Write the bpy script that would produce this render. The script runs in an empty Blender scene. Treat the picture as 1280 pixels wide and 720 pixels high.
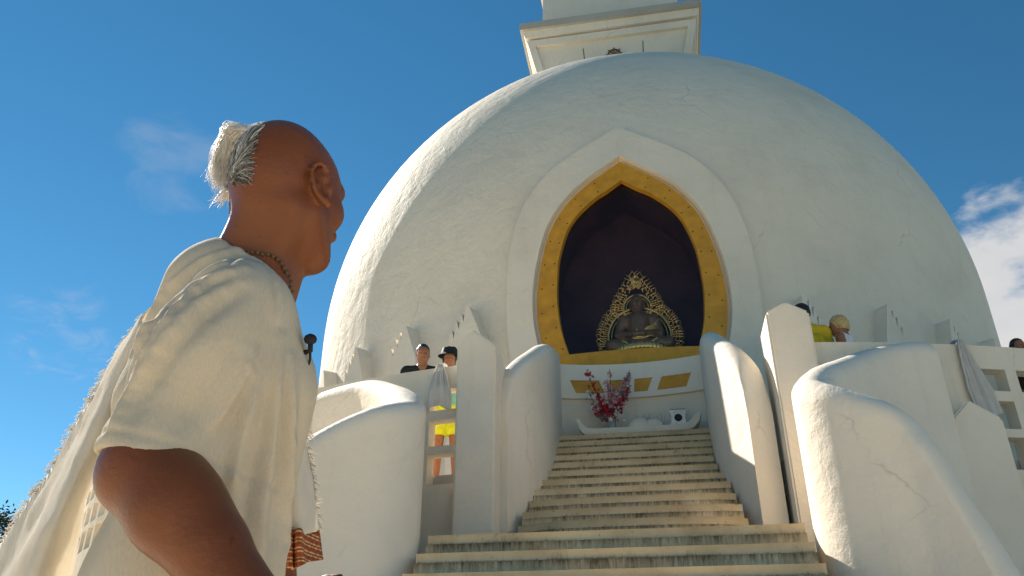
import bpy, bmesh, math, random
import numpy as np
from mathutils import Vector, Matrix, noise as mnoise

R = math.radians
scene = bpy.context.scene
col = scene.collection

# ------------------------------------------------------------------ camera, sky, sun, exposure
cam_d = bpy.data.cameras.new("camera")
cam = bpy.data.objects.new("camera", cam_d)
col.objects.link(cam)
cam_d.sensor_width = 36.0
cam_d.lens = 36.0 * 1000.0 / 1280.0
cam_d.clip_start = 0.02
cam_d.clip_end = 3000.0
CAM = np.array([0.3, 0.0, 1.0])
cam.location = CAM
cam.rotation_euler = (R(90 + 27), 0, R(10.5))
scene.camera = cam

SUN_AZ, SUN_EL = -50.0, 37.0          # azimuth from +Y, positive towards +X
sun_dir = Vector((math.sin(R(SUN_AZ)) * math.cos(R(SUN_EL)), math.cos(R(SUN_AZ)) * math.cos(R(SUN_EL)), math.sin(R(SUN_EL))))
sl = bpy.data.lights.new("sun", 'SUN')
sl.energy = 5.0
sl.angle = R(0.5)
sl.color = (1.0, 0.92, 0.80)
so = bpy.data.objects.new("sun", sl)
col.objects.link(so)
so.location = (-30, 30, 40)
so.rotation_euler = sun_dir.to_track_quat('Z', 'Y').to_euler()

world = bpy.data.worlds.new("World")
scene.world = world
world.use_nodes = True
SKY_STRENGTH = 0.05
scene.view_settings.view_transform = 'Standard'
scene.view_settings.look = 'None'
scene.view_settings.exposure = 1.05
scene.view_settings.gamma = 1.0


def build_world():
    nt = world.node_tree
    nt.nodes.clear()
    N, L = nt.nodes, nt.links
    out = N.new('ShaderNodeOutputWorld')
    bg = N.new('ShaderNodeBackground')
    bg.inputs['Strength'].default_value = SKY_STRENGTH
    sky = N.new('ShaderNodeTexSky')
    sky.sky_type = 'NISHITA'
    sky.sun_disc = False
    sky.sun_elevation = R(SUN_EL)
    sky.sun_rotation = R(SUN_AZ)
    sky.altitude = 200
    sky.air_density = 0.8
    sky.dust_density = 0.0
    sky.ozone_density = 2.2
    tc = N.new('ShaderNodeTexCoord')
    sep = N.new('ShaderNodeSeparateXYZ')
    L.new(tc.outputs['Generated'], sep.inputs[0])
    # flat cloud layer: direction divided by height
    add = N.new('ShaderNodeMath'); add.operation = 'ADD'; add.inputs[1].default_value = 0.12
    L.new(sep.outputs['Z'], add.inputs[0])
    dv = N.new('ShaderNodeVectorMath'); dv.operation = 'DIVIDE'
    cmb = N.new('ShaderNodeCombineXYZ')
    for i in range(3):
        L.new(add.outputs[0], cmb.inputs[i])
    L.new(tc.outputs['Generated'], dv.inputs[0])
    L.new(cmb.outputs[0], dv.inputs[1])

    def region(d, inner, outer):
        """soft round patch of the sky around direction d"""
        dot = N.new('ShaderNodeVectorMath'); dot.operation = 'DOT_PRODUCT'
        dot.inputs[1].default_value = d
        L.new(tc.outputs['Generated'], dot.inputs[0])
        mr = N.new('ShaderNodeMapRange'); mr.interpolation_type = 'SMOOTHSTEP'
        mr.inputs['From Min'].default_value = math.cos(R(outer))
        mr.inputs['From Max'].default_value = math.cos(R(inner))
        L.new(dot.outputs['Value'], mr.inputs['Value'])
        return mr.outputs[0]

    def clouds(scale, lo, hi, d, inner, outer, dist, amp, seed):
        nz = N.new('ShaderNodeTexNoise'); nz.noise_dimensions = '4D'
        nz.inputs['W'].default_value = seed
        nz.inputs['Scale'].default_value = scale
        nz.inputs['Detail'].default_value = 9
        nz.inputs['Roughness'].default_value = 0.58
        nz.inputs['Distortion'].default_value = dist
        L.new(dv.outputs[0], nz.inputs['Vector'])
        rg = region(d, inner, outer)
        # patch raises the noise so that clouds form inside it and break up at its rim
        ma = N.new('ShaderNodeMath'); ma.operation = 'MULTIPLY_ADD'
        ma.inputs[1].default_value = 0.5
        L.new(rg, ma.inputs[0]); L.new(nz.outputs['Fac'], ma.inputs[2])
        mr = N.new('ShaderNodeMapRange'); mr.interpolation_type = 'SMOOTHSTEP'
        mr.inputs['From Min'].default_value = lo
        mr.inputs['From Max'].default_value = hi
        mr.inputs['To Max'].default_value = amp
        L.new(ma.outputs[0], mr.inputs['Value'])
        return mr.outputs[0], nz.outputs['Fac']

    c1, n1 = clouds(2.3, 0.93, 1.04, CLOUD_A, 2, 13, 0.15, 0.95, 3.1)
    c2, n2 = clouds(7.0, 0.86, 1.25, CLOUD_B, 0.5, 6.0, 0.9, 0.20, 7.7)
    c3, n3 = clouds(9.0, 0.88, 1.25, CLOUD_C, 0.5, 5.5, 0.9, 0.28, 1.9)
    mx = N.new('ShaderNodeMath'); mx.operation = 'MAXIMUM'
    L.new(c1, mx.inputs[0]); L.new(c2, mx.inputs[1])
    mx2 = N.new('ShaderNodeMath'); mx2.operation = 'MAXIMUM'
    L.new(mx.outputs[0], mx2.inputs[0]); L.new(c3, mx2.inputs[1])
    # deepen the blue of the clear sky a little
    hs = N.new('ShaderNodeHueSaturation')
    hs.inputs['Saturation'].default_value = 1.25
    hs.inputs['Hue'].default_value = 0.484
    hs.inputs['Value'].default_value = 1.2
    L.new(sky.outputs[0], hs.inputs['Color'])
    cr = N.new('ShaderNodeValToRGB')
    cr.color_ramp.elements[0].position = 0.35; cr.color_ramp.elements[0].color = (5.6, 5.9, 6.4, 1)
    cr.color_ramp.elements[1].position = 0.7; cr.color_ramp.elements[1].color = (7.5, 7.3, 7.0, 1)
    L.new(n1, cr.inputs['Fac'])
    mix = N.new('ShaderNodeMix'); mix.data_type = 'RGBA'
    L.new(mx2.outputs[0], mix.inputs['Factor'])
    L.new(hs.outputs[0], mix.inputs['A'])
    L.new(cr.outputs['Color'], mix.inputs['B'])
    L.new(mix.outputs['Result'], bg.inputs['Color'])
    L.new(bg.outputs[0], out.inputs['Surface'])


def azel(az, el):
    return (math.sin(R(az)) * math.cos(R(el)), math.cos(R(az)) * math.cos(R(el)), math.sin(R(el)))


CLOUD_A = azel(23.5, 21.0)
CLOUD_B = azel(-37.5, 33.0)
CLOUD_C = azel(-42.0, 20.5)
build_world()

# ------------------------------------------------------------------ helpers


def tag(o, label=None, cat=None, group=None, kind=None):
    if label: o['label'] = label
    if cat: o['category'] = cat
    if group: o['group'] = group
    if kind: o['kind'] = kind
    elif cat: o['kind'] = 'thing'
    return o


def empty(name, loc, rz=0.0):
    o = bpy.data.objects.new(name, None)
    o.empty_display_size = 0.2
    o.location = loc
    o.rotation_euler = (0, 0, rz)
    col.objects.link(o)
    return o


def link(name, me, mat=None, parent=None, smooth=True):
    o = bpy.data.objects.new(name, me)
    col.objects.link(o)
    if mat is not None:
        me.materials.clear()
        me.materials.append(mat)
    if parent is not None:
        o.parent = parent            # vertices are given in the parent's space
    if smooth is True:
        me.polygons.foreach_set('use_smooth', [True] * len(me.polygons))
    elif smooth:
        me.polygons.foreach_set('use_smooth', [True] * len(me.polygons))
        try:
            me.set_sharp_from_angle(angle=R(smooth))
        except Exception:
            pass
    return o


def mesh_np(name, V, Q):
    me = bpy.data.meshes.new(name)
    V = np.asarray(V, float)
    me.from_pydata(V.tolist(), [], [list(map(int, q)) for q in Q])
    me.update()
    return me


def bm_obj(name, bm, mat, parent=None, smooth=False, recalc=True):
    if recalc:
        bmesh.ops.recalc_face_normals(bm, faces=bm.faces)
    me = bpy.data.meshes.new(name)
    bm.to_mesh(me)
    bm.free()
    return link(name, me, mat, parent, smooth)


def add_box(bm, c, s, rz=0.0, bev=0.0, rot=None):
    g = bmesh.ops.create_cube(bm, size=1.0)
    vs = g['verts']
    bmesh.ops.scale(bm, vec=s, verts=vs)
    if bev > 0:
        es = list({e for v in vs for e in v.link_edges})
        r = bmesh.ops.bevel(bm, geom=es, offset=bev, segments=2, affect='EDGES', profile=0.6)
        vs = list({v for f in r['faces'] for v in f.verts} | {v for v in vs if v.is_valid})
    if rot is not None:
        bmesh.ops.rotate(bm, cent=(0, 0, 0), matrix=rot, verts=vs)
    if rz:
        bmesh.ops.rotate(bm, cent=(0, 0, 0), matrix=Matrix.Rotation(rz, 3, 'Z'), verts=vs)
    bmesh.ops.translate(bm, vec=c, verts=vs)
    return vs


def add_tube(bm, pts, rad, n=8, caps=True):
    """tube along pts, rad number or list"""
    pts = [Vector(p) for p in pts]
    m = len(pts)
    rr = rad if hasattr(rad, '__len__') else [rad] * m
    rings = []
    ref = None
    for i, p in enumerate(pts):
        t = (pts[min(i + 1, m - 1)] - pts[max(i - 1, 0)]).normalized()
        if ref is None:
            ref = t.cross(Vector((0.31, 0.2, 0.93)))
            if ref.length < 1e-3: ref = t.cross(Vector((1, 0, 0)))
        ref = (ref - t * ref.dot(t)).normalized()
        b = t.cross(ref)
        rings.append([bm.verts.new(p + (ref * math.cos(2 * math.pi * k / n) + b * math.sin(2 * math.pi * k / n)) * rr[i]) for k in range(n)])
    for i in range(m - 1):
        for k in range(n):
            bm.faces.new((rings[i][k], rings[i][(k + 1) % n], rings[i + 1][(k + 1) % n], rings[i + 1][k]))
    if caps:
        bm.faces.new(rings[0][::-1]); bm.faces.new(rings[-1])


def add_lathe(bm, prof, c=(0, 0, 0), n=32, caps=True):
    rings = []
    for r, z in prof:
        rings.append([bm.verts.new((c[0] + r * math.cos(2 * math.pi * k / n), c[1] + r * math.sin(2 * math.pi * k / n), c[2] + z)) for k in range(n)])
    for a, b in zip(rings, rings[1:]):
        for k in range(n):
            bm.faces.new((a[k], a[(k + 1) % n], b[(k + 1) % n], b[k]))
    if caps:
        bm.faces.new(rings[0][::-1]); bm.faces.new(rings[-1])


def add_ball(bm, c, r, sub=2, s=(1, 1, 1)):
    g = bmesh.ops.create_icosphere(bm, subdivisions=sub, radius=r)
    bmesh.ops.scale(bm, vec=s, verts=g['verts'])
    bmesh.ops.translate(bm, vec=c, verts=g['verts'])


def add_prism(bm, poly, place, d0, d1):
    """poly: list of (u,v); place(u,v,d) -> point; closed prism between depth d0 and d1"""
    a = [bm.verts.new(place(u, v, d0)) for u, v in poly]
    b = [bm.verts.new(place(u, v, d1)) for u, v in poly]
    n = len(poly)
    bm.faces.new(a); bm.faces.new(b[::-1])
    for i in range(n):
        bm.faces.new((a[i], b[i], b[(i + 1) % n], a[(i + 1) % n]))


def spline(P, n):
    """Catmull-Rom through points P, n samples per span"""
    P = [np.array(p, float) for p in P]
    out = []
    m = len(P)
    for i in range(m - 1):
        p0 = P[i - 1] if i > 0 else 2 * P[0] - P[1]
        p1, p2 = P[i], P[i + 1]
        p3 = P[i + 2] if i + 2 < m else 2 * P[-1] - P[-2]
        for k in range(n):
            t = k / n
            out.append(0.5 * ((2 * p1) + (-p0 + p2) * t + (2 * p0 - 5 * p1 + 4 * p2 - p3) * t * t + (-p0 + 3 * p1 - 3 * p2 + p3) * t ** 3))
    out.append(P[-1])
    return np.array(out)


def grid_wall(us, vs, solid, place, bev=None):
    """wall built from cells; solid(i,j) says whether the cell is there; place(u,v,side) -> point.
    Openings get their own reveals."""
    bm = bmesh.new()
    cache = {}

    def V(i, j, s):
        k = (i, j, s)
        if k not in cache:
            cache[k] = bm.verts.new(place(us[i], vs[j], s))
        return cache[k]
    nu, nv = len(us) - 1, len(vs) - 1
    S = [[bool(solid(i, j)) for j in range(nv)] for i in range(nu)]
    for i in range(nu):
        for j in range(nv):
            if not S[i][j]:
                continue
            bm.faces.new((V(i, j, 0), V(i + 1, j, 0), V(i + 1, j + 1, 0), V(i, j + 1, 0)))
            bm.faces.new((V(i, j, 1), V(i, j + 1, 1), V(i + 1, j + 1, 1), V(i + 1, j, 1)))
            if i == 0 or not S[i - 1][j]:
                bm.faces.new((V(i, j, 0), V(i, j + 1, 0), V(i, j + 1, 1), V(i, j, 1)))
            if i == nu - 1 or not S[i + 1][j]:
                bm.faces.new((V(i + 1, j, 0), V(i + 1, j, 1), V(i + 1, j + 1, 1), V(i + 1, j + 1, 0)))
            if j == 0 or not S[i][j - 1]:
                bm.faces.new((V(i, j, 0), V(i, j, 1), V(i + 1, j, 1), V(i + 1, j, 0)))
            if j == nv - 1 or not S[i][j + 1]:
                bm.faces.new((V(i, j + 1, 0), V(i + 1, j + 1, 0), V(i + 1, j + 1, 1), V(i, j + 1, 1)))
    return bm


# ------------------------------------------------------------------ materials
def new_mat(name):
    m = bpy.data.materials.new(name)
    m.use_nodes = True
    nt = m.node_tree
    b = nt.nodes['Principled BSDF']
    return m, nt, b


def noise_node(nt, vec, scale, detail=6, rough=0.55, dist=0.0):
    n = nt.nodes.new('ShaderNodeTexNoise')
    n.inputs['Scale'].default_value = scale
    n.inputs['Detail'].default_value = detail
    n.inputs['Roughness'].default_value = rough
    n.inputs['Distortion'].default_value = dist
    if vec is not None:
        nt.links.new(vec, n.inputs['Vector'])
    return n


def coords(nt, scale=(1, 1, 1), kind='Object'):
    tc = nt.nodes.new('ShaderNodeTexCoord')
    mp = nt.nodes.new('ShaderNodeMapping')
    mp.inputs['Scale'].default_value = scale
    nt.links.new(tc.outputs[kind], mp.inputs['Vector'])
    return mp.outputs[0]


def ramp(nt, fac, stops):
    r = nt.nodes.new('ShaderNodeValToRGB')
    e = r.color_ramp.elements
    while len(e) < len(stops): e.new(0.5)
    for x, (p, c) in zip(e, stops):
        x.position = p
        x.color = (*c, 1) if len(c) == 3 else c
    nt.links.new(fac, r.inputs['Fac'])
    return r.outputs['Color']


def mixc(nt, fac, a, b, mode='MIX'):
    m = nt.nodes.new('ShaderNodeMix')
    m.data_type = 'RGBA'
    m.blend_type = mode
    for s, v in (('Factor', fac), ('A', a), ('B', b)):
        i = [x for x in m.inputs if x.name == s and (x.type == 'RGBA' or s == 'Factor')]
        i = i[0] if s == 'Factor' else i[0]
        if hasattr(v, 'is_output'): nt.links.new(v, i)
        elif s == 'Factor': i.default_value = v
        else: i.default_value = (*v, 1)
    return [o for o in m.outputs if o.type == 'RGBA'][0]


def bump(nt, b, height, strength, dist=0.02, prev=None):
    n = nt.nodes.new('ShaderNodeBump')
    n.inputs['Strength'].default_value = strength
    n.inputs['Distance'].default_value = dist
    nt.links.new(height, n.inputs['Height'])
    if prev is not None: nt.links.new(prev, n.inputs['Normal'])
    nt.links.new(n.outputs[0], b.inputs['Normal'])
    return n.outputs[0]


def plaster(name, base, lump=0.35, grain=0.3, stain=0.25, streak=0.0, lumpscale=3.0):
    m, nt, b = new_mat(name)
    v = coords(nt)
    n1 = noise_node(nt, v, 0.9, 8, 0.6)
    n2 = noise_node(nt, v, lumpscale, 6, 0.6, 0.3)
    n3 = noise_node(nt, v, 60, 4, 0.6)
    c = ramp(nt, n1.outputs['Fac'], [(0.25, tuple(x * (1 - stain * 0.55) for x in base)), (0.5, base), (0.75, tuple(min(0.86, x * 1.05) for x in base))])
    # small yellowish weather marks
    n4 = noise_node(nt, v, 5.5, 10, 0.7, 0.8)
    mk = ramp(nt, n4.outputs['Fac'], [(0.60, (0, 0, 0)), (0.74, (1, 1, 1))])
    sepm = nt.nodes.new('ShaderNodeMath'); sepm.operation = 'MULTIPLY'; sepm.inputs[1].default_value = stain
    nt.links.new(mk, sepm.inputs[0])
    c = mixc(nt, sepm.outputs[0], c, (base[0] * 0.62, base[1] * 0.56, base[2] * 0.46))
    if streak > 0:
        vs = coords(nt, (9, 9, 0.5))
        n5 = noise_node(nt, vs, 1.0, 6, 0.6)
        st = ramp(nt, n5.outputs['Fac'], [(0.55, (0, 0, 0)), (0.8, (1, 1, 1))])
        mm = nt.nodes.new('ShaderNodeMath'); mm.operation = 'MULTIPLY'; mm.inputs[1].default_value = streak
        nt.links.new(st, mm.inputs[0])
        c = mixc(nt, mm.outputs[0], c, (base[0] * 0.5, base[1] * 0.46, base[2] * 0.40))
    # hairline cracks, only here and there
    vo = nt.nodes.new('ShaderNodeTexVoronoi'); vo.feature = 'DISTANCE_TO_EDGE'; vo.inputs['Scale'].default_value = 0.55
    wr = noise_node(nt, v, 1.6, 5, 0.6)
    wv = nt.nodes.new('ShaderNodeVectorMath'); wv.operation = 'MULTIPLY_ADD'; wv.inputs[1].default_value = (0.5, 0.5, 0.5)
    nt.links.new(wr.outputs['Color'], wv.inputs[0]); nt.links.new(v, wv.inputs[2])
    nt.links.new(wv.outputs[0], vo.inputs['Vector'])
    ck = ramp(nt, vo.outputs['Distance'], [(0.0, (1, 1, 1)), (0.006, (0, 0, 0))])
    cm = ramp(nt, n1.outputs['Fac'], [(0.52, (0, 0, 0)), (0.62, (0.5, 0.5, 0.5))])
    cf = mixc(nt, 1.0, ck, cm, 'MULTIPLY')
    c = mixc(nt, cf, c, (base[0] * 0.45, base[1] * 0.4, base[2] * 0.34))
    nt.links.new(c, b.inputs['Base Color'])
    b.inputs['Roughness'].default_value = 0.75
    b.inputs['Specular IOR Level'].default_value = 0.25
    p = bump(nt, b, n2.outputs['Fac'], lump, 0.06)
    bump(nt, b, n3.outputs['Fac'], grain, 0.006, p)
    return m


def flat(name, c, rough=0.6, metal=0.0, var=0.15, scale=20, bmp=0.0, spec=0.4):
    m, nt, b = new_mat(name)
    v = coords(nt)
    n = noise_node(nt, v, scale, 5)
    cc = ramp(nt, n.outputs['Fac'], [(0.3, tuple(x * (1 - var) for x in c)), (0.7, tuple(min(1, x * (1 + var)) for x in c))])
    nt.links.new(cc, b.inputs['Base Color'])
    b.inputs['Roughness'].default_value = rough
    b.inputs['Metallic'].default_value = metal
    b.inputs['Specular IOR Level'].default_value = spec
    if bmp: bump(nt, b, n.outputs['Fac'], bmp, 0.004)
    return m


def cloth_mat(name, c, trans=0.3, weave=700, var=0.12, wr=0.16):
    m, nt, b = new_mat(name)
    v = coords(nt)
    n = noise_node(nt, v, 6, 6)
    cc = ramp(nt, n.outputs['Fac'], [(0.3, tuple(x * (1 - var) for x in c)), (0.7, c)])
    vs = coords(nt, (weave, weave, weave * 0.15))
    n2 = noise_node(nt, vs, 1.0, 2)
    n3 = noise_node(nt, v, 45, 4, 0.6, 1.0)
    wv = mixc(nt, 0.22, cc, n2.outputs['Fac'], 'OVERLAY')
    nt.links.new(wv, b.inputs['Base Color'])
    b.inputs['Roughness'].default_value = 0.9
    b.inputs['Specular IOR Level'].default_value = 0.1
    p = bump(nt, b, n3.outputs['Fac'], wr, 0.006)
    p = bump(nt, b, n2.outputs['Fac'], 0.35, 0.0012, p)
    if trans > 0:
        t = nt.nodes.new('ShaderNodeBsdfTranslucent')
        nt.links.new(wv, t.inputs['Color'])
        nt.links.new(p, t.inputs['Normal'])
        mx = nt.nodes.new('ShaderNodeMixShader')
        mx.inputs[0].default_value = trans
        nt.links.new(b.outputs[0], mx.inputs[1])
        nt.links.new(t.outputs[0], mx.inputs[2])
        nt.links.new(mx.outputs[0], nt.nodes['Material Output'].inputs['Surface'])
    return m


def skin_mat(name, c, fine=True):
    m, nt, b = new_mat(name)
    v = coords(nt)
    n1 = noise_node(nt, v, 14, 6, 0.6)
    n2 = noise_node(nt, v, 160, 4, 0.6)
    cc = ramp(nt, n1.outputs['Fac'], [(0.3, (c[0] * 0.82, c[1] * 0.76, c[2] * 0.74)), (0.7, (min(1, c[0] * 1.1), c[1] * 1.08, c[2] * 1.02))])
    n3 = noise_node(nt, v, 90, 2, 0.4)
    sp = ramp(nt, n3.outputs['Fac'], [(0.70, (0, 0, 0)), (0.78, (0.5, 0.5, 0.5))])
    cc = mixc(nt, sp, cc, (c[0] * 0.5, c[1] * 0.4, c[2] * 0.35))
    nt.links.new(cc, b.inputs['Base Color'])
    b.inputs['Roughness'].default_value = 0.40
    b.inputs['Specular IOR Level'].default_value = 0.35
    b.inputs['Subsurface Weight'].default_value = 0.08 if fine else 0.0
    b.inputs['Subsurface Radius'].default_value = (0.9, 0.35, 0.2)
    b.inputs['Subsurface Scale'].default_value = 0.01
    n5 = noise_node(nt, coords(nt, (30, 30, 120)), 1.0, 5, 0.6)
    p = bump(nt, b, n5.outputs['Fac'], 0.14 if fine else 0.05, 0.003)
    bump(nt, b, n2.outputs['Fac'], 0.45 if fine else 0.1, 0.0018, p)
    return m


def step_mat():
    m, nt, b = new_mat('stair_concrete')
    v = coords(nt)
    n1 = noise_node(nt, v, 3.0, 8, 0.65)
    c = ramp(nt, n1.outputs['Fac'], [(0.25, (0.47, 0.35, 0.20)), (0.55, (0.66, 0.52, 0.33)), (0.8, (0.74, 0.62, 0.42))])
    vs = coords(nt, (42, 42, 5.0))
    n2 = noise_node(nt, vs, 1.0, 9, 0.75, 0.5)
    n3 = noise_node(nt, v, 2.2, 5, 0.6)
    # streaks of grime run down the risers, in patches
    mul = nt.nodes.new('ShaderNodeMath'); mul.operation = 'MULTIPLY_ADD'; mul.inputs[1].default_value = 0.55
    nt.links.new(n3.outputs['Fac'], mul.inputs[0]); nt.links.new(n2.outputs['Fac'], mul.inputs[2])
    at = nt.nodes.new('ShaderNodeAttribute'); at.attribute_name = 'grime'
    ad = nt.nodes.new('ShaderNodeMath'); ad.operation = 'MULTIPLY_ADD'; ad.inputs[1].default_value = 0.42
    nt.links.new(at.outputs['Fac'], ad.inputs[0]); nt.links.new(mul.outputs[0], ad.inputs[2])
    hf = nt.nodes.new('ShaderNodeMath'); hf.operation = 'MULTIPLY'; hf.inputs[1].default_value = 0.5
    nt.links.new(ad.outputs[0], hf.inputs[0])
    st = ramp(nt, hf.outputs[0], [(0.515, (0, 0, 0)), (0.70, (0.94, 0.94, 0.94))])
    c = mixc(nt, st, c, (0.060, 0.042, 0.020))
    n4 = noise_node(nt, v, 18, 6, 0.7)
    sp = ramp(nt, n4.outputs['Fac'], [(0.60, (0, 0, 0)), (0.72, (0.8, 0.8, 0.8))])
    c = mixc(nt, sp, c, (0.17, 0.13, 0.075))
    nt.links.new(c, b.inputs['Base Color'])
    b.inputs['Roughness'].default_value = 0.85
    p = bump(nt, b, n1.outputs['Fac'], 0.35, 0.03)
    bump(nt, b, n4.outputs['Fac'], 0.4, 0.008, p)
    return m


M = {}
M['dome'] = plaster('dome_plaster', (0.81, 0.71, 0.575), lump=0.62, grain=0.6, stain=0.2, streak=0.10, lumpscale=3.4)
M['wall'] = plaster('white_wall_plaster', (0.82, 0.72, 0.585), lump=0.4, grain=0.45, stain=0.22, streak=0.12)
M['wallstain'] = plaster('weathered_white_plaster', (0.80, 0.70, 0.56), lump=0.3, grain=0.35, stain=0.3, streak=0.25)
M['tower'] = plaster('tower_plaster', (0.74, 0.68, 0.60), lump=0.12, grain=0.2, stain=0.25, streak=0.2)
M['slab'] = plaster('grey_slab', (0.46, 0.43, 0.38), lump=0.2, grain=0.3, stain=0.35, streak=0.4)
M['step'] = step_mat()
M['goldpaint'] = flat('golden_yellow_paint', (0.60, 0.285, 0.022), 0.5, 0.0, 0.16, 6, 0.15)
M['gold'] = flat('gilded_metal', (0.98, 0.58, 0.16), 0.26, 0.75, 0.2, 30, 0.3)
M['bronze'] = flat('dark_bronze', (0.20, 0.135, 0.07), 0.42, 0.35, 0.25, 12, 0.2)
M['iron'] = flat('rusty_iron', (0.17, 0.10, 0.05), 0.6, 0.5, 0.3, 25)
M['bolt'] = flat('dark_bolt', (0.10, 0.06, 0.03), 0.5, 0.6)
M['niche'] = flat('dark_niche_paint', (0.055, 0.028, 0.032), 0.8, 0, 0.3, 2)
M['joint'] = flat('dark_joint', (0.16, 0.13, 0.10), 0.9)
M['ground'] = plaster('pale_ground', (0.70, 0.59, 0.43), lump=0.2, grain=0.4, stain=0.3)
M['grass'] = flat('dry_lawn', (0.10, 0.11, 0.04), 0.9, 0, 0.4, 3)

# ------------------------------------------------------------------ the setting: ground
CY = 18.75                # the dome's axis stands at x = 0, y = CY
DR, DZ = 7.6, 8.05        # dome radius, height of its centre


def build_ground():
    bm = bmesh.new()
    n = 40
    ring = [(0, 1)] + [(r, n) for r in (30, 80, 250, 1500)]
    c = bm.verts.new((0, 10, 0))
    prev = None
    for r, k in ring[1:]:
        cur = [bm.verts.new((r * math.cos(2 * math.pi * i / n), 10 + r * math.sin(2 * math.pi * i / n), 0)) for i in range(n)]
        for i in range(n):
            if prev is None: bm.faces.new((c, cur[i], cur[(i + 1) % n]))
            else: bm.faces.new((prev[i], cur[i], cur[(i + 1) % n], prev[(i + 1) % n]))
        prev = cur
    tag(bm_obj('ground', bm, M['grass']), kind='structure')
    bm = bmesh.new()
    v = [bm.verts.new((26 * math.cos(2 * math.pi * i / 64), 15 + 26 * math.sin(2 * math.pi * i / 64), 0.004)) for i in range(64)]
    bm.faces.new(v)
    tag(bm_obj('pavement', bm, M['ground']), kind='structure')


build_ground()


# ------------------------------------------------------------------ the stupa
def dome_r(z):
    if z < DZ: return DR
    return math.sqrt(max(0.0, DR * DR - (z - DZ) ** 2))


def dome_pt(x, z, off=0.0):
    """point on the dome's front face at lateral x and height z, pushed out by off"""
    r = dome_r(z)
    y = math.sqrt(max(0.01, r * r - x * x))
    n = Vector((x, -y, max(0.0, z - DZ))).normalized()
    return Vector((x, CY - y, z)) + n * off


AX = 0.07     # middle of the arch
OUT_BAND = [(1.78, 5.0), (1.84, 5.6), (1.90, 6.1), (1.91, 6.8), (1.86, 7.5), (1.64, 8.28), (1.22, 8.88), (0.70, 9.27), (0.34, 9.50), (0, 9.74)]
OUT_GOLD = [(1.16, 5.20), (1.34, 5.69), (1.43, 6.2), (1.43, 6.7), (1.35, 7.25), (1.17, 7.85), (0.88, 8.28), (0.56, 8.58), (0.27, 8.79), (0, 8.99)]
IN_GLASS = [(0.96, 5.57), (1.07, 6.0), (1.12, 6.5), (1.10, 7.0), (1.05, 7.35), (0.86, 7.87), (0.50, 8.25), (0.24, 8.42), (0, 8.60)]


def ogee(P, n=5, grow=0.0):
    """closed outline (right side up, left side down) from a right half profile"""
    h = [tuple(p) for p in spline(P, n)]
    if grow:
        q = []
        for i, (x, z) in enumerate(h):
            a = h[max(0, i - 1)]; b = h[min(len(h) - 1, i + 1)]
            t = Vector((b[0] - a[0], b[1] - a[1])).normalized()
            q.append((x + t.y * grow, z - t.x * grow))
        q[-1] = (0, q[-1][1] + abs(grow) * 0.5 * (1 if grow > 0 else -1))
        h = q
    return [(AX + x, z) for x, z in h] + [(AX - x, z) for x, z in h[-2::-1]]


def ogee_ring(outer, inner, off_out, off_in, mat, name, parent, bevel=0.0):
    """raised strip between two open outlines of equal length, following the dome"""
    bm = bmesh.new()
    n = len(outer)
    A = [bm.verts.new(dome_pt(*p, off_out)) for p in outer]
    B = [bm.verts.new(dome_pt(*p, off_out)) for p in inner]
    C_ = [bm.verts.new(dome_pt(*p, off_in)) for p in outer]
    D = [bm.verts.new(dome_pt(*p, off_in)) for p in inner]
    for i in range(n - 1):
        bm.faces.new((A[i], A[i + 1], B[i + 1], B[i]))
        bm.faces.new((C_[i], D[i], D[i + 1], C_[i + 1]))
        bm.faces.new((A[i], C_[i], C_[i + 1], A[i + 1]))
        bm.faces.new((B[i], B[i + 1], D[i + 1], D[i]))
    for i in (0, n - 1):
        bm.faces.new((A[i], B[i], D[i], C_[i]))
    if bevel:
        es = [e for e in bm.edges if e.is_manifold and e.calc_face_angle(0) > R(50)]
        bmesh.ops.recalc_face_normals(bm, faces=bm.faces)
        bmesh.ops.bevel(bm, geom=es, offset=bevel, segments=2, affect='EDGES', profile=0.6)
    return bm_obj(name, bm, mat, parent, smooth=40)


stupa = tag(empty('stupa', (0, 0, 0)), 'great white domed Buddhist stupa with a golden pointed arch niche', 'stupa')


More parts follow.
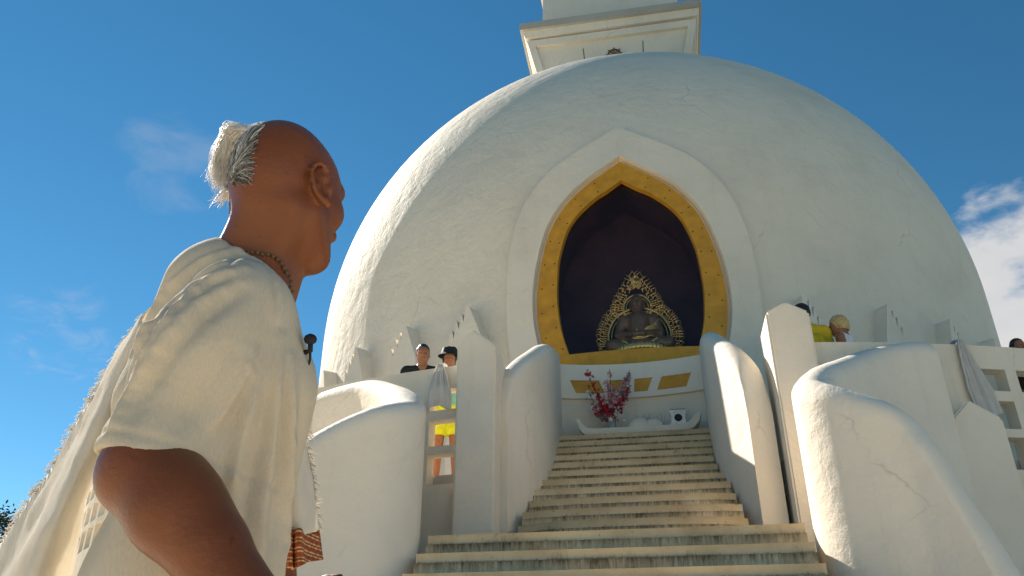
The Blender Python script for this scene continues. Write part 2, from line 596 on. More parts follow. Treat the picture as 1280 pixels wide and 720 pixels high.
def build_dome():
    bm = bmesh.new()
    prof = [(DR + 0.0, z) for z in (2.9, 4.0, 5.0, 6.0, 7.0)]
    for k in range(0, 41):
        a = R(90) * k / 41
        prof.append((DR * math.cos(a), DZ + DR * math.sin(a)))
    rings = []
    n = 160
    for r, z in prof:
        rings.append([bm.verts.new((r * math.sin(2 * math.pi * k / n), CY - r * math.cos(2 * math.pi * k / n), z)) for k in range(n)])
    for a, b in zip(rings, rings[1:]):
        for k in range(n):
            bm.faces.new((a[k], a[(k + 1) % n], b[(k + 1) % n], b[k]))
    top = bm.verts.new((0, CY, DZ + DR))
    for k in range(n): bm.faces.new((rings[-1][k], rings[-1][(k + 1) % n], top))
    bm.faces.new(rings[0][::-1])
    bmesh.ops.recalc_face_normals(bm, faces=bm.faces)
    me = bpy.data.meshes.new('dome'); bm.to_mesh(me); bm.free()
    dome = link('dome', me, M['dome'], stupa)
    # cut the arched niche out of it
    bm = bmesh.new()
    add_prism(bm, ogee(IN_GLASS, 5, 0.10), lambda u, v, d: (u, d, v), CY - DR - 0.6, CY - DR + 1.25)
    bmesh.ops.recalc_face_normals(bm, faces=bm.faces)
    mc = bpy.data.meshes.new('cut'); bm.to_mesh(mc); bm.free()
    cut = bpy.data.objects.new('cut', mc); col.objects.link(cut)
    md = dome.modifiers.new('niche', 'BOOLEAN'); md.operation = 'DIFFERENCE'; md.object = cut; md.solver = 'EXACT'
    dg = bpy.context.evaluated_depsgraph_get()
    res = bpy.data.meshes.new_from_object(dome.evaluated_get(dg))
    dome.modifiers.clear()
    dome.data = res
    res.name = 'dome'
    res.polygons.foreach_set('use_smooth', [True] * len(res.polygons))
    res.set_sharp_from_angle(angle=R(35))
    bpy.data.objects.remove(cut)
    # white raised band round the arch and the reveal inside it
    o = ogee(OUT_BAND, 5); i = ogee(OUT_GOLD, 5, 0.05)
    ogee_ring(o, i, 0.13, -0.05, M['wall'], 'arch_band', stupa, 0.018)
    # golden board frame with its bolts
    g0 = ogee(OUT_GOLD, 5, 0.047)
    P = [(p[0], p[1]) for p in IN_GLASS]
    hp = spline(IN_GLASS, 5); op = spline(OUT_GOLD, 5)
    # resample both halves to the same count
    def resample(h, n):
        h = np.array(h); d = np.r_[0, np.cumsum(np.linalg.norm(np.diff(h, axis=0), axis=1))]
        t = np.linspace(0, d[-1], n)
        return [(np.interp(s, d, h[:, 0]), np.interp(s, d, h[:, 1])) for s in t]
    ho = resample(op, 40); hi = resample(hp, 40)
    full = lambda h: [(AX + x, z) for x, z in h] + [(AX - x, z) for x, z in h[-2::-1]]
    fr = ogee_ring(full(ho), full(hi), 0.045, -0.06, M['goldpaint'], 'gold_frame', stupa, 0.006)
    bo = []
    for k in range(2, 38, 4):
        for s in (1, -1):
            for f in (0.22, 0.8):
                x = ho[k][0] * (1 - f) + hi[k][0] * f; z = ho[k][1] * (1 - f) + hi[k][1] * f
                bm = bmesh.new()
                add_ball(bm, dome_pt(AX + s * x, z, 0.046), 0.014, 1, (1, 0.6, 1))
                bm_obj('bolt', bm, M['bolt'], fr, True)
    # golden sill below the glass: a straight board over a hanging curved one
    bm = bmesh.new()
    us = np.linspace(-1.22, 1.22, 25)
    a, b = [], []
    for sgn, off in ((0, 0.07), (1, -0.1)):
        row_t = [bm.verts.new(dome_pt(AX + u, 5.565, off)) for u in us]
        row_m = [bm.verts.new(dome_pt(AX + u, 5.45, off)) for u in us]
        row_b = [bm.verts.new(dome_pt(AX + u, 5.13 + 0.22 * (u / 1.22) ** 2, off + (0.03 if sgn == 0 else 0))) for u in us]
        a.append((row_t, row_m, row_b))
    for i2 in range(24):
        for s in (0, 1):
            t, m_, b2 = a[s]
            bm.faces.new((t[i2], t[i2 + 1], m_[i2 + 1], m_[i2]))
            bm.faces.new((m_[i2], m_[i2 + 1], b2[i2 + 1], b2[i2]))
        bm.faces.new((a[0][0][i2], a[1][0][i2], a[1][0][i2 + 1], a[0][0][i2 + 1]))
        bm.faces.new((a[0][2][i2], a[0][2][i2 + 1], a[1][2][i2 + 1], a[1][2][i2]))
    bm_obj('gold_sill', bm, M['goldpaint'], stupa, 40)
    # the dark chamber behind and its pane
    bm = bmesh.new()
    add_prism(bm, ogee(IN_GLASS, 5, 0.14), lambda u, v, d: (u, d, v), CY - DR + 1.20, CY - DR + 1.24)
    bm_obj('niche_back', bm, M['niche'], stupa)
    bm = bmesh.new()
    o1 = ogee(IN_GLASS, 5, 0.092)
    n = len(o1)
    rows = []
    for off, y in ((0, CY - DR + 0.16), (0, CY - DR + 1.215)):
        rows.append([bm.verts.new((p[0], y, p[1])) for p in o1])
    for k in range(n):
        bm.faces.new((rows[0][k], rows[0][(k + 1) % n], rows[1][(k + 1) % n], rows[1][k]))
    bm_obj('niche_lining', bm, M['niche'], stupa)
    m, nt, b = new_mat('niche_glass')
    tr = nt.nodes.new('ShaderNodeBsdfTransparent'); tr.inputs[0].default_value = (0.95, 0.93, 0.95, 1)
    gl = nt.nodes.new('ShaderNodeBsdfGlossy'); gl.inputs['Roughness'].default_value = 0.03
    mx = nt.nodes.new('ShaderNodeMixShader'); mx.inputs[0].default_value = 0.012
    nt.links.new(tr.outputs[0], mx.inputs[1]); nt.links.new(gl.outputs[0], mx.inputs[2])
    nt.links.new(mx.outputs[0], nt.nodes['Material Output'].inputs['Surface'])
    bm = bmesh.new()
    add_prism(bm, ogee(IN_GLASS, 5, 0.04), lambda u, v, d: (u, d, v), CY - DR + 0.100, CY - DR + 0.110)
    bm_obj('glass_pane', bm, m, stupa)


build_dome()


def build_harmika():
    hx, hy = -0.03, CY
    hk = bmesh.new()
    # flaring box; its faces are sunk inside a broad frame
    z0, z1, w0, w1 = 14.4, 17.16, 1.66, 2.30
    vb = [hk.verts.new((hx + sx * w0, hy + sy * w0, z0)) for sx, sy in ((-1, -1), (1, -1), (1, 1), (-1, 1))]
    vt = [hk.verts.new((hx + sx * w1, hy + sy * w1, z1)) for sx, sy in ((-1, -1), (1, -1), (1, 1), (-1, 1))]
    sides = [hk.faces.new((vb[k], vb[(k + 1) % 4], vt[(k + 1) % 4], vt[k])) for k in range(4)]
    hk.faces.new(vb[::-1]); hk.faces.new(vt)
    bmesh.ops.recalc_face_normals(hk, faces=hk.faces)
    bmesh.ops.inset_individual(hk, faces=sides, thickness=0.30, depth=0.0)
    bmesh.ops.inset_individual(hk, faces=sides, thickness=0.03, depth=-0.10)
    box = bm_obj('harmika', hk, M['tower'], stupa)
    # joints between the slabs that face each side
    for k in range(4):
        rot = Matrix.Rotation(k * math.pi / 2, 3, 'Z')
        for u in (-0.72, 0.80):
            bm = bmesh.new()
            p = []
            for z in (14.75, 16.80):
                w = w0 + (w1 - w0) * (z - z0) / (z1 - z0) - 0.094
                for du in (-0.012, 0.012):
                    p.append(bm.verts.new(rot @ Vector((u + du + 0.05 * (z - 15.8) * (1 if u > 0 else -1), -w, 0)) + Vector((hx, hy, z))))
            bm.faces.new((p[0], p[1], p[3], p[2]))
            bm_obj('panel_joint', bm, M['joint'], box)
    # gold wheel of eight spokes
    bm = bmesh.new()
    zc = 16.47
    w = w0 + (w1 - w0) * (zc - z0) / (z1 - z0)
    c = Vector((hx + 0.06, hy - w + 0.03, zc)); r = 0.155
    P = [c + Vector((r * math.cos(a), 0, r * math.sin(a))) for a in np.linspace(0, 2 * math.pi, 25)]
    add_tube(bm, P, 0.022, 8, False)
    for k in range(8):
        a = k * math.pi / 4
        d = Vector((math.cos(a), 0, math.sin(a)))
        add_tube(bm, [c, c + d * (r + 0.045)], 0.014, 6)
        add_ball(bm, c + d * (r + 0.05), 0.022, 1)
    add_ball(bm, c, 0.045, 2, (1, 0.8, 1))
    bm_obj('wheel_emblem', bm, M['iron'], stupa, True)
    # cornice: shadow groove, lip and slab
    bm = bmesh.new()

    def sq(wa, za, wb, zb):
        a = [bm.verts.new((hx + sx * wa, hy + sy * wa, za)) for sx, sy in ((-1, -1), (1, -1), (1, 1), (-1, 1))]
        b = [bm.verts.new((hx + sx * wb, hy + sy * wb, zb)) for sx, sy in ((-1, -1), (1, -1), (1, 1), (-1, 1))]
        for k in range(4): bm.faces.new((a[k], a[(k + 1) % 4], b[(k + 1) % 4], b[k]))
        bm.faces.new(a[::-1]); bm.faces.new(b)
    sq(2.20, 17.163, 2.20, 17.23)
    sq(2.34, 17.233, 2.40, 17.44)
    bm_obj('cornice', bm, M['tower'], stupa)
    bm = bmesh.new()
    sq(2.47, 17.443, 2.47, 17.68)
    bm_obj('cornice_slab', bm, M['slab'], stupa)
    # lower storey of the spire: square block with gabled frames on every side
    bm = bmesh.new()
    sq(1.92, 17.683, 1.86, 19.6)
    sq(2.0, 19.603, 2.0, 19.85)
    bm_obj('spire_block', bm, M['tower'], stupa)
    for k in range(4):
        rot = Matrix.Rotation(k * math.pi / 2, 3, 'Z')
        for s in (1, -1):
            for uu, hgt in ((0.2, 1.45), (0.62, 0.95)):
                poly = [(s * (uu + 0.04), 17.70), (s * (uu + 0.04 + 1.0 * 0.85), 17.70), (s * (uu + 0.04 + 0.55), 17.95), (s * (uu + 0.12), 17.85)]
                d = 1.935 if uu < .5 else 1.955
                bm = bmesh.new()
                add_prism(bm, poly, lambda u, v, dd: rot @ Vector((u, -dd, 0)) + Vector((hx, hy, v)), d - 0.06, d + 0.14 - uu * 0.1)
                bm_obj('gable_trim', bm, M['slab'], stupa)
    bm = bmesh.new()
    prof = [(1.5, 19.853)]
    for k in range(10):
        z = 19.95 + k * 0.72; r = 1.5 - k * 0.13
        prof += [(r, z), (r + 0.05, z + 0.35), (r - 0.06, z + 0.62)]
    prof += [(0.12, 27.4), (0.05, 29.5)]
    add_lathe(bm, prof, (hx, hy, 0), 40)
    bm_obj('spire', bm, M['tower'], stupa, 30)


build_harmika()


def build_fins():
    # upright flame-topped fins round the foot of the dome
    for th in (-70, -60, -50, -39.5, -29.5, -19.8, 20.3, 31, 41, 51, 61):
        bm = bmesh.new()
        t = R(th)
        er = Vector((math.sin(t), -math.cos(t), 0)); et = Vector((math.cos(t), math.sin(t), 0))
        c = Vector((0, CY, 0))
        m = 1 if th < 0 else -1
        prof = [(-.20, 2.96), (-.20, 6.30), (-.17, 6.36), (-.11, 6.20), (-.075, 6.52), (-.01, 6.34), (.03, 6.62), (.085, 6.46), (.125, 6.74), (.20, 6.70), (.52, 6.02), (.60, 2.96)]
        add_prism(bm, prof, lambda u, v, d: c + er * d + et * (u * m * (0.9 if th < 0 else 0.55)) + Vector((0, 0, v - ((0.12 if th < 0 else 0.34) if v > 3 else 0))), 7.40, 7.86)
        bm_obj('flame_fin', bm, M['wall'], stupa)


build_fins()


# ------------------------------------------------------------------ terrace, parapets, stairs
TR = 11.4


def ringpt(th, z, r):
    t = R(th)
    return Vector((r * math.sin(t), CY - r * math.cos(t), z))


def build_terrace():
    GAP = 7.4
    bm = bmesh.new()
    ths = np.linspace(GAP, 360 - GAP, 121)
    for r0, r1, z0, z1 in ((7.4, 11.24, 2.64, 2.95),):
        V = [[bm.verts.new(ringpt(t, z, r)) for (r, z) in ((r0, z0), (r1, z0), (r1, z1), (r0, z1))] for t in ths]
        for a, b in zip(V, V[1:]):
            for k in range(4):
                bm.faces.new((a[k], a[(k + 1) % 4], b[(k + 1) % 4], b[k]))
        bm.faces.new(V[0]); bm.faces.new(V[-1][::-1])
    tag(bm_obj('terrace_floor', bm, M['slab']), 'grey concrete terrace floor slab ringing the foot of the dome', 'terrace')
    # outer wall and pierced parapet, one on either side of the stairs
    zs = [0.0, 2.0, 2.82, 3.12, 3.20, 3.47, 3.57, 3.79, 4.03]
    for side in (-1, 1):
        us = [8.0, 8.2]
        hole = []
        t = 8.2
        k = 0
        while t < 178:
            us.append(t + 1.62); us.append(t + 2.2)
            t += 2.2
        us = [u for u in us if u <= 180]

        def solid(i, j):
            if j not in (3, 2, 4, 6, 5): return True
            if i % 2 == 0: return True
            n = (i - 1) // 2
            if side < 0 and (n == 0 or n > 6): pass
            elif side > 0 and n >= 4: pass
            else: return True
            if j == 2: return False
            if j == 4: return False
            if j == 6: return False
            return True

        def place(u, v, s):
            return ringpt(side * u, v, TR if s == 0 else TR - 0.15)
        bm = grid_wall(us, zs, solid, place)
        o = bm_obj('parapet_wall', bm, M['wallstain'])
        tag(o, ('pierced white terrace parapet with a man and a woman in a hat behind it' if side < 0 else 'shaded pierced white terrace parapet with a crumpled grey scarf hanging on it'), 'parapet')
    # rounded coping roll on each parapet
    # the stair block: landing and upper floor under the arch
    bm = bmesh.new()
    W = 1.02
    for (y0, y1, z) in ((5.98, 7.2, 2.08), (10.28, 11.2, 4.0)):
        pass
    add_box(bm, (0, 10.75, 1.995), (2.36, 0.98, 3.99))
    tag(bm_obj('altar_platform', bm, M['step']), 'top landing of the stairs under the golden arch', 'platform')


build_terrace()


def step_mesh(outline, z0, z1, nose=0.05, lip=0.068):
    """one stair: outline is the front edge from left to right [(x,y)...], back edge straight; front has an
    overhanging nosing and a stained riser below it"""
    bm = bmesh.new()
    gl = bm.verts.layers.float.new('grime')
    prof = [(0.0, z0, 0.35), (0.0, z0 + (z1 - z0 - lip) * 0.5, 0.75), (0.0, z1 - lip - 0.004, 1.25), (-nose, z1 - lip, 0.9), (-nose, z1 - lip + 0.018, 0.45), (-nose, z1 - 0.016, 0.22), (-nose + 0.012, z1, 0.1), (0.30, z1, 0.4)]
    rows = []
    for (x, y, nx, ny) in outline:
        row = []
        for d, z, g in prof:
            v = bm.verts.new((x - nx * d * (1 if d < 0.1 else 0), y - ny * d if d < 0.1 else YB, z))
            v[gl] = g
            row.append(v)
        v = bm.verts.new((x, YB, z0)); v[gl] = 0.5
        row.append(v)
        rows.append(row)
    for a, b in zip(rows, rows[1:]):
        m = len(a)
        for k in range(m):
            bm.faces.new((a[k], b[k], b[(k + 1) % m], a[(k + 1) % m]))
    bm.faces.new(rows[0][::-1]); bm.faces.new(rows[-1])
    return bm


def build_stairs():
    global YB
    rnd = random.Random(4)
    up = tag(empty('upper_stairs', (0, 7.0, 2.08)), 'narrow upper flight of weathered concrete stairs leading up to the altar', 'stairs')
    n = 12
    rise = 1.92 / n; run = 3.3 / n

    def halfw(y):
        # width between the flaring side walls
        if y > 9.0: return 0.90 + 0.10 * min(1, (y - 9.0) / 1.2)
        return 0.90 + 0.13 * ((9.0 - y) / 2.0) ** 1.2
    for k in range(n):
        y = 7.0 + k * run
        hw = halfw(y) + (0.0 if y > 8.6 else 0.03)
        bow = 0.10 if k < 2 else 0.04 if k < 4 else 0.0
        out = []
        for s in np.linspace(-1, 1, 25):
            yy = y + bow * abs(s) ** 4 * 2 + rnd.uniform(-.004, .004)
            ny = 1.0
            out.append((s * hw, yy, 0.0, ny))
        YB = y + run + 0.06 if k < n - 1 else 10.262
        z0 = 2.08 + k * rise - (0.0 if k else 0.0); z1 = 2.08 + (k + 1) * rise
        if k == n - 1: z1 = 4.002
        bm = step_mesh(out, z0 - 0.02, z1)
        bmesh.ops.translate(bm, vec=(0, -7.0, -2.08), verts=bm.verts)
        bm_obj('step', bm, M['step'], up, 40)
    lo = tag(empty('lower_stairs', (0, 2.8, 0)), 'broad lower flight of stained concrete stairs between the two curling wing walls', 'stairs')
    n = 12
    rise = 2.08 / n; run = 0.285
    for k in range(n):
        y = 6.0 - (n - 1 - k) * run
        out = [(s * 1.37 - 0.10, y + rnd.uniform(-.006, .006), 0.0, 1.0) for s in np.linspace(-1, 1, 25)]
        YB = y + run + 0.06 if k < n - 1 else 7.35
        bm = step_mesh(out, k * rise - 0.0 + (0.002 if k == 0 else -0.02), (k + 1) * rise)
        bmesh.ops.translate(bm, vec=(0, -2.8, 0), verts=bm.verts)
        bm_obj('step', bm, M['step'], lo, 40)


build_stairs()


def ribbon_wall(path, ztop, thick, zbot, name, mat, n=8, rimseg=8, flare=0.0):
    """free-standing wall along a plan curve with a half-round top. path [(x,y)], ztop [z], thick number or list"""
    P3 = spline([(p[0], p[1], z) for p, z in zip(path, ztop)], n)
    th = thick if not hasattr(thick, '__len__') else None
    if th is None:
        thl = [float(v[0]) for v in spline([(t, 0, 0) for t in thick], n)]
    m = len(P3)
    bm = bmesh.new()
    rows = []
    for i in range(m):
        a = P3[max(0, i - 1)]; b = P3[min(m - 1, i + 1)]
        t = Vector((b[0] - a[0], b[1] - a[1], 0)).normalized()
        nrm = Vector((t.y, -t.x, 0))
        r = (th if th is not None else thl[i]) / 2
        c = Vector((P3[i][0], P3[i][1], 0)); zt = P3[i][2]
        row = []
        zlev = [zbot, zbot + (zt - r - zbot) * 0.5, zt - r - 0.05]
        for z in zlev:
            row.append(bm.verts.new(c + nrm * (r + flare * max(0, zt - z)) + Vector((0, 0, z))))
        for k in range(rimseg + 1):
            an = math.pi * k / rimseg
            row.append(bm.verts.new(c + nrm * (r * math.cos(an)) + Vector((0, 0, zt - r + r * math.sin(an)))))
        for z in zlev[::-1]:
            row.append(bm.verts.new(c - nrm * r + Vector((0, 0, z))))
        rows.append(row)
    for a, b in zip(rows, rows[1:]):
        for k in range(len(a) - 1):
            bm.faces.new((a[k], b[k], b[k + 1], a[k + 1]))
        bm.faces.new((a[-1], b[-1], b[0], a[0]))
    bm.faces.new(rows[0][::-1]); bm.faces.new(rows[-1])
    return bm_obj(name, bm, mat, None, 50)


def build_side_walls():
    for s in (-1, 1):
        # flaring balustrade beside the upper flight
        path = [(1.10, 10.55), (1.06, 9.6), (1.04, 8.9), (1.08, 8.4), (1.15, 8.0), (1.24, 7.72), (1.27, 7.62), (1.28, 7.58)]
        zt = [5.40, 5.10, 4.80, 4.52, 4.26, 3.98, 3.72, 3.50]
        o = ribbon_wall([(s * x + (0.02 if s < 0 else 0), y) for x, y in path], zt, 0.24, 1.9, 'stair_wall', M['wall'])
        tag(o, ('white flaring stair balustrade with its shaded side to the steps, near the flowers' if s < 0 else 'white flaring stair balustrade with its sunlit side to the steps, near the incense burner'), 'balustrade')
    # curling wing walls at the lower flight
    pr = [(2.84, 7.56), (2.66, 7.47), (2.25, 7.20), (1.86, 6.72), (1.60, 6.30), (1.47, 6.00), (1.53, 5.80), (1.72, 5.66), (1.93, 5.56), (2.03, 5.48), (2.10, 5.42), (2.17, 5.36), (2.25, 5.28), (2.34, 5.18)]
    zr = [3.95, 3.94, 3.80, 3.54, 3.33, 3.14, 3.02, 2.88, 2.72, 2.50, 2.25, 1.98, 1.62, 1.1]
    tag(ribbon_wall(pr, zr, 0.30, 0.003, 'wing_wall', M['wall'], 8, 10), 'curling white wing wall below the blond woman, dropping steeply beside the lower stairs', 'wing wall')
    pl = [(-3.05, 7.50), (-2.75, 7.30), (-2.35, 7.0), (-2.02, 6.62), (-1.78, 6.26), (-1.68, 5.98), (-1.76, 5.78), (-1.94, 5.70), (-2.12, 5.64), (-2.32, 5.56), (-2.52, 5.44), (-2.72, 5.26), (-2.88, 5.0), (-3.0, 4.6)]
    zl = [3.84, 3.82, 3.74, 3.54, 3.34, 3.16, 3.06, 2.98, 2.88, 2.74, 2.56, 2.30, 1.9, 1.2]
    tag(ribbon_wall(pl, zl, 0.30, 0.003, 'wing_wall', M['wall'], 8, 10), 'curling white wing wall between the bald man and the lower stairs', 'wing wall')
    # gate posts with pointed heads
    def post(x0, x1, y0, y1, zsh, zpk, label, xp=None, tilt=0.0):
        bm = bmesh.new()
        xm = (x0 + x1) / 2 if xp is None else xp
        poly = [(x0, 0.003), (x1, 0.003), (x1, zsh - tilt), (xm, zpk), (x0, zsh)]
        add_prism(bm, poly, lambda u, v, d: (u, d, v), y0, y1)
        bmesh.ops.recalc_face_normals(bm, faces=bm.faces)
        bmesh.ops.bevel(bm, geom=bm.edges[:], offset=0.02, segments=2, affect='EDGES')
        tag(bm_obj('gate_post', bm, M['wall'], None, 40), label, 'post')
    post(-1.62, -1.22, 7.30, 7.86, 4.22, 4.36, 'tall white pointed post beside the woman in a black bucket hat', -1.47, 0.06)
    post(1.44, 1.84, 7.36, 7.95, 4.32, 4.42, 'tall white pointed post in front of the man in a yellow shirt', 1.64, 0.02)
    post(2.86, 3.30, 7.44, 7.72, 3.17, 3.36, 'low white pointed post below the crumpled grey scarf', 3.06, 0.0)


build_side_walls()


def build_altar():
    # concave wall under the arch with a pierced band; golden panels sit in the openings
    def yc(x): return 10.60 + 0.20 * (1 - (x / 1.1) ** 2)
    root = tag(empty('altar_wall', (0, 10.7, 4.0)), 'white concave altar wall under the golden arch with four golden slanted panels', 'altar wall')
    def loc(p): return Vector(p) - Vector((0, 10.7, 4.0))
    us = np.linspace(-1.16, 1.16, 33)
    bm = grid_wall(list(us), [4.003, 4.4, 4.75, 5.18], lambda i, j: True, lambda u, v, s: loc((u, yc(u) + (0 if s == 0 else 0.18), v)))
    bm_obj('wall', bm, M['wallstain'], root, 40)
    cols = [-1.15, -0.93, -0.80, -0.66, -0.53, -0.40, -0.27, -0.16, -0.05, 0.05, 0.16, 0.27, 0.40, 0.53, 0.66, 0.80, 0.93, 1.15]
    # openings: columns 2-4 | 6-7 | 9-10 | 12-14
    open_c = {2, 3, 4, 6, 7, 9, 10, 12, 13, 14}
    zs = [4.70, 4.78, 4.97, 5.205]
    def lean(u): return math.copysign(min(1.0, abs(u) / 0.27), u) * 0.42
    def place(u, v, s):
        x = u + lean(u) * (v - 4.875) * (1 if abs(u) < 1.0 else 0)
        return loc((x, yc(x) - 0.055 + (0 if s == 0 else 0.052), v))
    bm = grid_wall(cols, zs, lambda i, j: not (j == 1 and i in open_c), place)
    bmesh.ops.recalc_face_normals(bm, faces=bm.faces)
    bm_obj('band', bm, M['wall'], root)
    for a, b in ((2, 4), (6, 7), (9, 10), (12, 14)):
        bm = bmesh.new()
        u = [cols[i] for i in range(a, b + 2)]
        fr = []
        for i in range(len(u)):
            fr.append([bm.verts.new(Vector(place(u[i], v, 0)) + Vector((0, d, 0))) for v, d in ((4.78, 0.022), (4.97, 0.022), (4.97, 0.045), (4.78, 0.045))])
        for p, q in zip(fr, fr[1:]):
            for k in range(4): bm.faces.new((p[k], q[k], q[(k + 1) % 4], p[(k + 1) % 4]))
        bm.faces.new(fr[0][::-1]); bm.faces.new(fr[-1])
        bm_obj('gold_panel', bm, M['goldpaint'], root)
    # boat-shaped white shelf
    bm = bmesh.new()
    top = [(-0.74, 4.30), (-0.69, 4.29), (-0.655, 4.22), (-0.60, 4.165), (-0.5, 4.15), (0, 4.15), (0.5, 4.15), (0.66, 4.155), (0.74, 4.185), (0.80, 4.25), (0.84, 4.285), (0.90, 4.285)]
    bot = [(0.86, 4.17), (0.78, 4.09), (0.66, 4.055), (0.35, 4.045), (0.33, 4.003), (-0.33, 4.003), (-0.35, 4.045), (-0.56, 4.05), (-0.66, 4.09), (-0.71, 4.18)]
    add_prism(bm, top + bot, lambda u, v, d: (u, d, v), 10.30, 10.55)
    bmesh.ops.recalc_face_normals(bm, faces=bm.faces)
    bmesh.ops.bevel(bm, geom=bm.edges[:], offset=0.008, segments=2, affect='EDGES')
    tag(bm_obj('altar_shelf', bm, M['wall'], None, 40), 'white boat-shaped offering shelf with upturned ends at the top of the stairs', 'shelf')


build_altar()

# ------------------------------------------------------------------ sculpting: distance fields turned into one continuous surface
class Field:
    def __init__(self, lo, hi, step, zsteps=None):
        self.x = np.arange(lo[0], hi[0], step).astype(np.float32)
        self.y = np.arange(lo[1], hi[1], step).astype(np.float32)
        if zsteps is None:
            self.z = np.arange(lo[2], hi[2], step).astype(np.float32)
        else:
            self.z = np.concatenate([np.arange(a, b, s) for a, b, s in zsteps]).astype(np.float32)
        self.F = np.full((len(self.x), len(self.y), len(self.z)), 0.5, np.float32)

    def _box(self, lo, hi):
        i0, i1 = np.searchsorted(self.x, (lo[0], hi[0]))
        j0, j1 = np.searchsorted(self.y, (lo[1], hi[1]))
        k0, k1 = np.searchsorted(self.z, (lo[2], hi[2]))
        if i1 - i0 < 1 or j1 - j0 < 1 or k1 - k0 < 1: return None
        return slice(i0, i1), slice(j0, j1), slice(k0, k1)

    def merge(self, other, k):
        A, B = self.F, other.F
        h = np.clip(0.5 + 0.5 * (B - A) / k, 0, 1)
        self.F = B * (1 - h) + A * h - k * h * (1 - h)

    def _op(self, s, d, k, sub):
        A = self.F[s]
        if sub: d = -d
        h = np.clip(0.5 + (0.5 * ((d - A) if not sub else (A - d)) / k), 0, 1) if k > 0 else None
        if not sub:
            if k <= 0: self.F[s] = np.minimum(A, d); return
            self.F[s] = d * (1 - h) + A * h - k * h * (1 - h)
        else:
            if k <= 0: self.F[s] = np.maximum(A, d); return
            self.F[s] = d * (1 - h) + A * h + k * h * (1 - h)

    def cone(self, a, b, ra, rb=None, k=0.02, sub=False):
        """tapered rounded limb from a to b"""
        rb = ra if rb is None else rb
        a = np.array(a, np.float32); b = np.array(b, np.float32)
        m = max(ra, rb) + k + 0.02
        s = self._box(np.minimum(a, b) - m, np.maximum(a, b) + m)
        if s is None: return
        X = self.x[s[0]][:, None, None] - a[0]; Y = self.y[s[1]][None, :, None] - a[1]; Z = self.z[s[2]][None, None, :] - a[2]
        v = b - a; vv = float(v @ v) + 1e-12
        t = np.clip((X * v[0] + Y * v[1] + Z * v[2]) / vv, 0, 1)
        d = np.sqrt((X - t * v[0]) ** 2 + (Y - t * v[1]) ** 2 + (Z - t * v[2]) ** 2) - (ra + t * (rb - ra))
        self._op(s, d, k, sub)

    def ell(self, c, r, k=0.02, sub=False, rot=None):
        """ellipsoid; rot columns are its axes"""
        c = np.array(c, np.float32)
        rot = np.eye(3) if rot is None else np.array(rot)
        ext = np.sqrt(((rot * np.array(r)) ** 2).sum(1)) + k + 0.02
        s = self._box(c - ext, c + ext)
        if s is None: return
        X = self.x[s[0]][:, None, None] - c[0]; Y = self.y[s[1]][None, :, None] - c[1]; Z = self.z[s[2]][None, None, :] - c[2]
        k0 = 0; k1 = 0
        for i in range(3):
            u = X * rot[0, i] + Y * rot[1, i] + Z * rot[2, i]
            k0 = k0 + (u / r[i]) ** 2; k1 = k1 + (u / r[i] ** 2) ** 2
        k0 = np.sqrt(k0); k1 = np.sqrt(k1) + 1e-9
        self._op(s, (k0 * (k0 - 1) / k1).astype(np.float32), k, sub)

    def plane_cut(self, p, n, k=0.0, lo=None, hi=None):
        """remove what lies on the +n side of the plane, inside an optional box"""
        lo = (-1e3,) * 3 if lo is None else lo; hi = (1e3,) * 3 if hi is None else hi
        s = self._box(lo, hi)
        if s is None: return
        n = np.array(n, float); n /= np.linalg.norm(n)
        X = self.x[s[0]][:, None, None] - p[0]; Y = self.y[s[1]][None, :, None] - p[1]; Z = self.z[s[2]][None, None, :] - p[2]
        d = (X * n[0] + Y * n[1] + Z * n[2]).astype(np.float32)
        self.F[s] = np.maximum(self.F[s], d)

    def value(self, p):
        i = np.clip(np.searchsorted(self.x, p[0]) - 1, 0, len(self.x) - 1)
        j = np.clip(np.searchsorted(self.y, p[1]) - 1, 0, len(self.y) - 1)
        k = np.clip(np.searchsorted(self.z, p[2]) - 1, 0, len(self.z) - 1)
        return float(self.F[i, j, k])

    def mesh(self, name, smooth_it=1):
        F = self.F
        S = F < 0
        c = np.zeros(tuple(n - 1 for n in F.shape), np.int8)
        for dx in (0, 1):
            for dy in (0, 1):
                for dz in (0, 1):
                    c += S[dx:F.shape[0] - 1 + dx, dy:F.shape[1] - 1 + dy, dz:F.shape[2] - 1 + dz]
        act = (c > 0) & (c < 8)
        I = np.argwhere(act)
        idx = np.full(act.shape, -1, np.int32)
        idx[act] = np.arange(len(I))
        off = np.array([(a, b, d) for a in (0, 1) for b in (0, 1) for d in (0, 1)])
        vals = np.stack([F[I[:, 0] + o[0], I[:, 1] + o[1], I[:, 2] + o[2]] for o in off], 1)
        acc = np.zeros((len(I), 3)); cnt = np.zeros(len(I))
        for a in range(8):
            for b in range(a + 1, 8):
                if np.abs(off[a] - off[b]).sum() != 1: continue
                m = (vals[:, a] < 0) != (vals[:, b] < 0)
                t = np.where(m, vals[:, a] / np.where(m, vals[:, a] - vals[:, b], 1), 0)
                p = off[a] + t[:, None] * (off[b] - off[a])
                acc += p * m[:, None]; cnt += m
        P = I + acc / cnt[:, None]
        V = np.stack([np.interp(P[:, i], np.arange(n), ax) for i, (n, ax) in enumerate(((len(self.x), self.x), (len(self.y), self.y), (len(self.z), self.z)))], 1)
        Q = []
